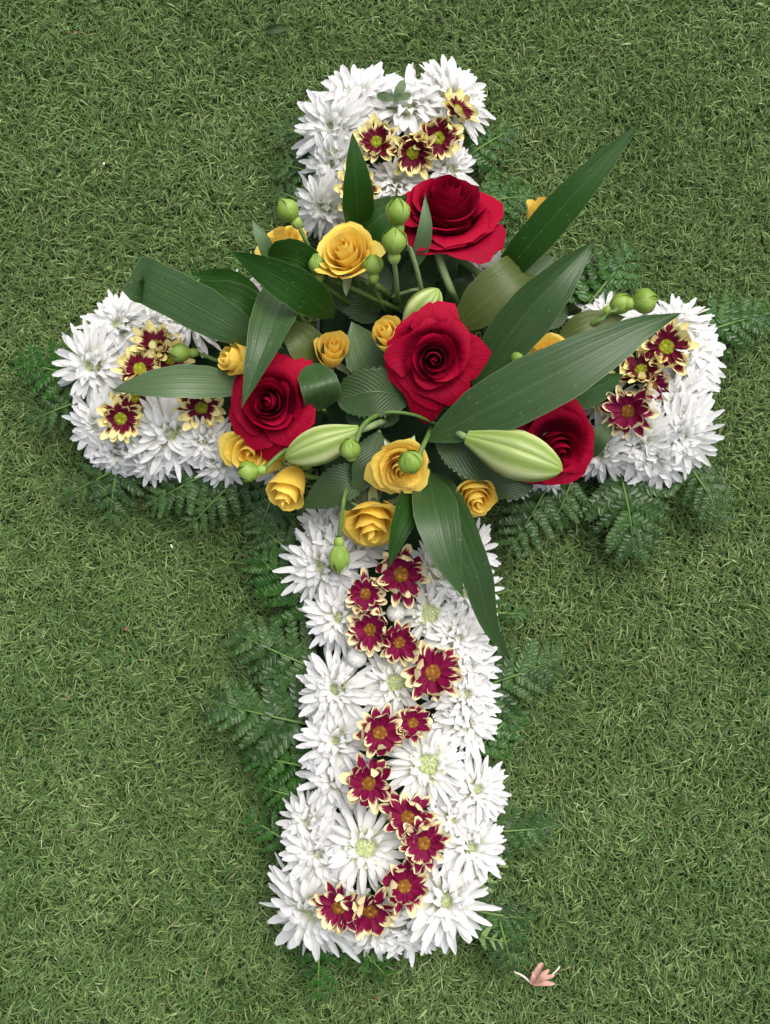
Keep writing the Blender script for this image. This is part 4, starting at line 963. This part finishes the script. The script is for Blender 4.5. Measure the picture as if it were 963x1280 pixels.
# --- ferns: base px,py,z ; tip px,py,z ; width px
FN = [
 ((385,905,.030),(263,876,.026),96,'largest fern frond with clear leaflets spread from the spiky chrysanthemum','fern',7),
 ((392,835,.030),(288,788,.026),86,'fern frond reaching out just above the largest one','fern',6),
 ((395,765,.028),(318,690,.024),78,'fern frond rising beside the long-petalled chrysanthemum of the shaft top','fern_b',6),
 ((392,960,.026),(305,940,.022),66,'bright fern frond curled below the largest one','fern_b',6),
 ((388,1000,.024),(318,980,.020),54,'short fern frond above the lone broad frond','fern_b',5),
 ((378,1062,.024),(306,1016,.020),50,'lone broad frond near the stray white petal','fern_b',5),
 ((375,700,.024),(322,655,.020),60,'fern frond in the angle between arm and shaft','fern',5),
 ((690,598,.028),(636,692,.022),78,'fern frond hanging from beneath the crimson rose with lily bud','fern',6),
 ((715,600,.028),(690,660,.022),56,'short fern frond behind the crimson rose with lily bud','fern',5),
 ((776,592,.030),(794,698,.022),96,'symmetrical fern frond hanging straight down from the arm','fern',7),
 ((860,580,.028),(906,656,.022),64,'fern frond at the outer lower corner of the arm with paired buds','fern',6),
 ((880,415,.022),(962,392,.014),70,'dim fern frond off the end of the arm with paired buds','fern_b',6),
 ((598,765,.026),(664,768,.022),42,'small olive fern frond beside the thin drooping leaf','fern_b',5),
 ((592,862,.030),(703,822,.022),84,'dark broad fern frond beyond the thin drooping leaf tip','fern',7),
 ((598,935,.028),(652,880,.022),62,'upright bright green fern frond at the middle of the shaft','fern_b',6),
 ((600,1040,.028),(698,1032,.022),66,'arrow-shaped fern frond pointing away from the lower shaft','fern',7),
 ((594,1108,.030),(632,1074,.030),30,'pale green leaflet sticking out above the bright foot chrysanthemum','fern_p',4),
 ((592,1138,.026),(668,1148,.020),56,'fern frond beside the bright foot chrysanthemum','fern',5),
 ((622,1142,.024),(642,1216,.018),62,'dark flat fern frond next to the pink dry leaf','fern',5),
 ((600,1170,.026),(642,1178,.024),24,'narrow pale leaflet over the dark flat frond','fern_p',4),
 ((400,1165,.024),(398,1252,.018),56,'green fern frond below the splayed foot chrysanthemum','fern_b',5),
 ((440,1170,.024),(486,1222,.020),50,'yellowish fern frond below the foot daisies','fern_b',5),
 ((172,575,.026),(78,624,.020),62,'serrated fern frond under the arm corner, pointing outward','fern',5),
 ((150,570,.026),(138,656,.018),66,'serrated fern frond under the arm corner, pointing down the cross','fern',5),
 ((275,585,.028),(184,632,.020),70,'long fern frond along the underside of the blunt-leaf arm','fern',7),
 ((305,590,.026),(235,662,.018),60,'fern frond below the drooping chrysanthemum by the pointed bud','fern',6),
 ((350,600,.028),(322,672,.020),66,'fern frond behind the small hanging yellow rose','fern',6),
 ((110,475,.026),(18,452,.016),70,'dim fern frond off the end of the blunt-leaf arm','fern_b',6),
 ((105,500,.028),(34,530,.020),48,'smaller greyish fern frond off the end of the blunt-leaf arm','fern',5),
 ((732,385,.030),(792,312,.020),76,'fern frond behind the folded leaf, beyond the arm with paired buds','fern_b',6),
 ((705,375,.028),(742,318,.020),54,'dark fern frond tucked behind the folded lily leaf','fern',5),
 ((585,195,.026),(644,162,.018),58,'fern frond off the head beside the outward-fanning chrysanthemum','fern_b',5),
 ((595,255,.026),(668,246,.018),62,'fern frond behind the side-facing crimson rose','fern_b',6),
 ((595,290,.030),(655,338,.020),58,'fern frond under the petals of the side-facing crimson rose','fern_b',6),
 ((600,330,.034),(640,392,.030),50,'fern frond between the side-facing crimson rose and olive leaf','fern',5),
 ((402,180,.026),(340,158,.018),48,'upper dark fern tuft beside the head','fern',5),
 ((402,220,.026),(343,205,.018),52,'middle dark fern tuft beside the head','fern',5),
 ((395,262,.026),(344,238,.020),48,'lower dark fern tuft beside the head, by the pointed bud','fern',5),
 ((345,385,.030),(228,342,.020),60,'dim fern frond in the angle between head and blunt-leaf arm','fern_b',6),
]
for b, t, wd, lab, key, pr in FN: fern(b, t, wd, lab, key, pr)

# --- scraps
def scrap_leaf():
    b = P(494, 121, .088); root = empty('leaf_scrap', Matrix.Translation(b)); tag(root, 'small three-lobed green leaf scrap lying on the head chrysanthemum', 'leaf'); Mi = root.matrix_basis.inverted()
    for pth, wd in (([(494, 122, .092), (500, 112, .094), (505, 101, .092)], 12), ([(494, 122, .092), (484, 121, .093), (471, 119, .090)], 11), ([(494, 122, .092), (504, 121, .093), (514, 118, .090)], 9), ([(494, 122, .092), (495, 126, .091), (497, 130, .09)], 7)):
        link('lobe', leaf_mesh(pth, wd, M['rleaf_g'], 'round', .2, Minv=Mi, nv=10, nu=4), root)
scrap_leaf()
def pink_leaf():
    b = P(664, 1228, .020); root = empty('dry_leaf', Matrix.Translation(b)); tag(root, 'small crumpled pink dry leaf lying on the turf by the foot', 'leaf'); Mi = root.matrix_basis.inverted()
    for k, (tip, wd) in enumerate((((679, 1204), 11), ((694, 1219), 6), ((694, 1230), 6), ((687, 1212), 7), ((667, 1214), 6))):
        q = [(664, 1230, .020), ((664 + tip[0]) / 2 + 1, (1230 + tip[1]) / 2 - 1, .026), (*tip, .022)]
        link('lobe', leaf_mesh(q, wd, M['pink'], 'round', .5, Minv=Mi, nv=10, nu=4, roll=(k - 2) * 14, wave=.1, seed=k), root)
    tube_part('stalk', [(664, 1229, .020), (654, 1220, .021), (641, 1214, .018)], 1.3, M['pale'], root, Mi, 6)
    tube_part('stalk', [(690, 1219, .022), (696, 1213, .022), (700, 1208, .020)], 1.0, M['pale'], root, Mi, 6)
pink_leaf()
def litter(px, py, ln, wd, ang, mat, label):
    if ln < 20: ln *= .7; wd *= .6
    a = R(ang); dx, dy = math.cos(a) * ln / 2, -math.sin(a) * ln / 2
    root = empty('litter_scrap', Matrix.Translation(P(px, py, .014))); tag(root, label, 'litter', 'dry scraps on the turf')
    link('flake', leaf_mesh([(px - dx, py - dy, .014), (px, py, .017), (px + dx, py + dy, .014)], wd, M[mat], 'round', .5, Minv=root.matrix_basis.inverted(), nv=6, nu=4, seed=px), root)
litter(215, 683, 9, 3.5, -60, 'pale', 'thin cream seed husk on the turf in the angle below the blunt-leaf arm')
litter(180, 635, 8, 6, 20, 'tan', 'reddish brown crumb on the turf between two serrated fronds')
litter(158, 786, 9, 6, -20, 'tan', 'brown dry flake on open turf beside the shaft')
litter(84, 871, 7, 6, 40, 'tan', 'tan crumb on open turf far out from the largest fern')
litter(130, 205, 7, 4, 80, 'pale', 'pale speck on open turf between head and blunt-leaf arm')
litter(93, 40, 10, 7, 10, 'tan', 'dull brown flake on turf far beyond the head')
litter(345, 36, 28, 11, 10, 'rleaf', 'loose dark green leaflet on the turf beyond the head')
litter(472, 1278 - 30, 8, 4, 30, 'tan', 'tiny brown crumb on the turf below the foot')
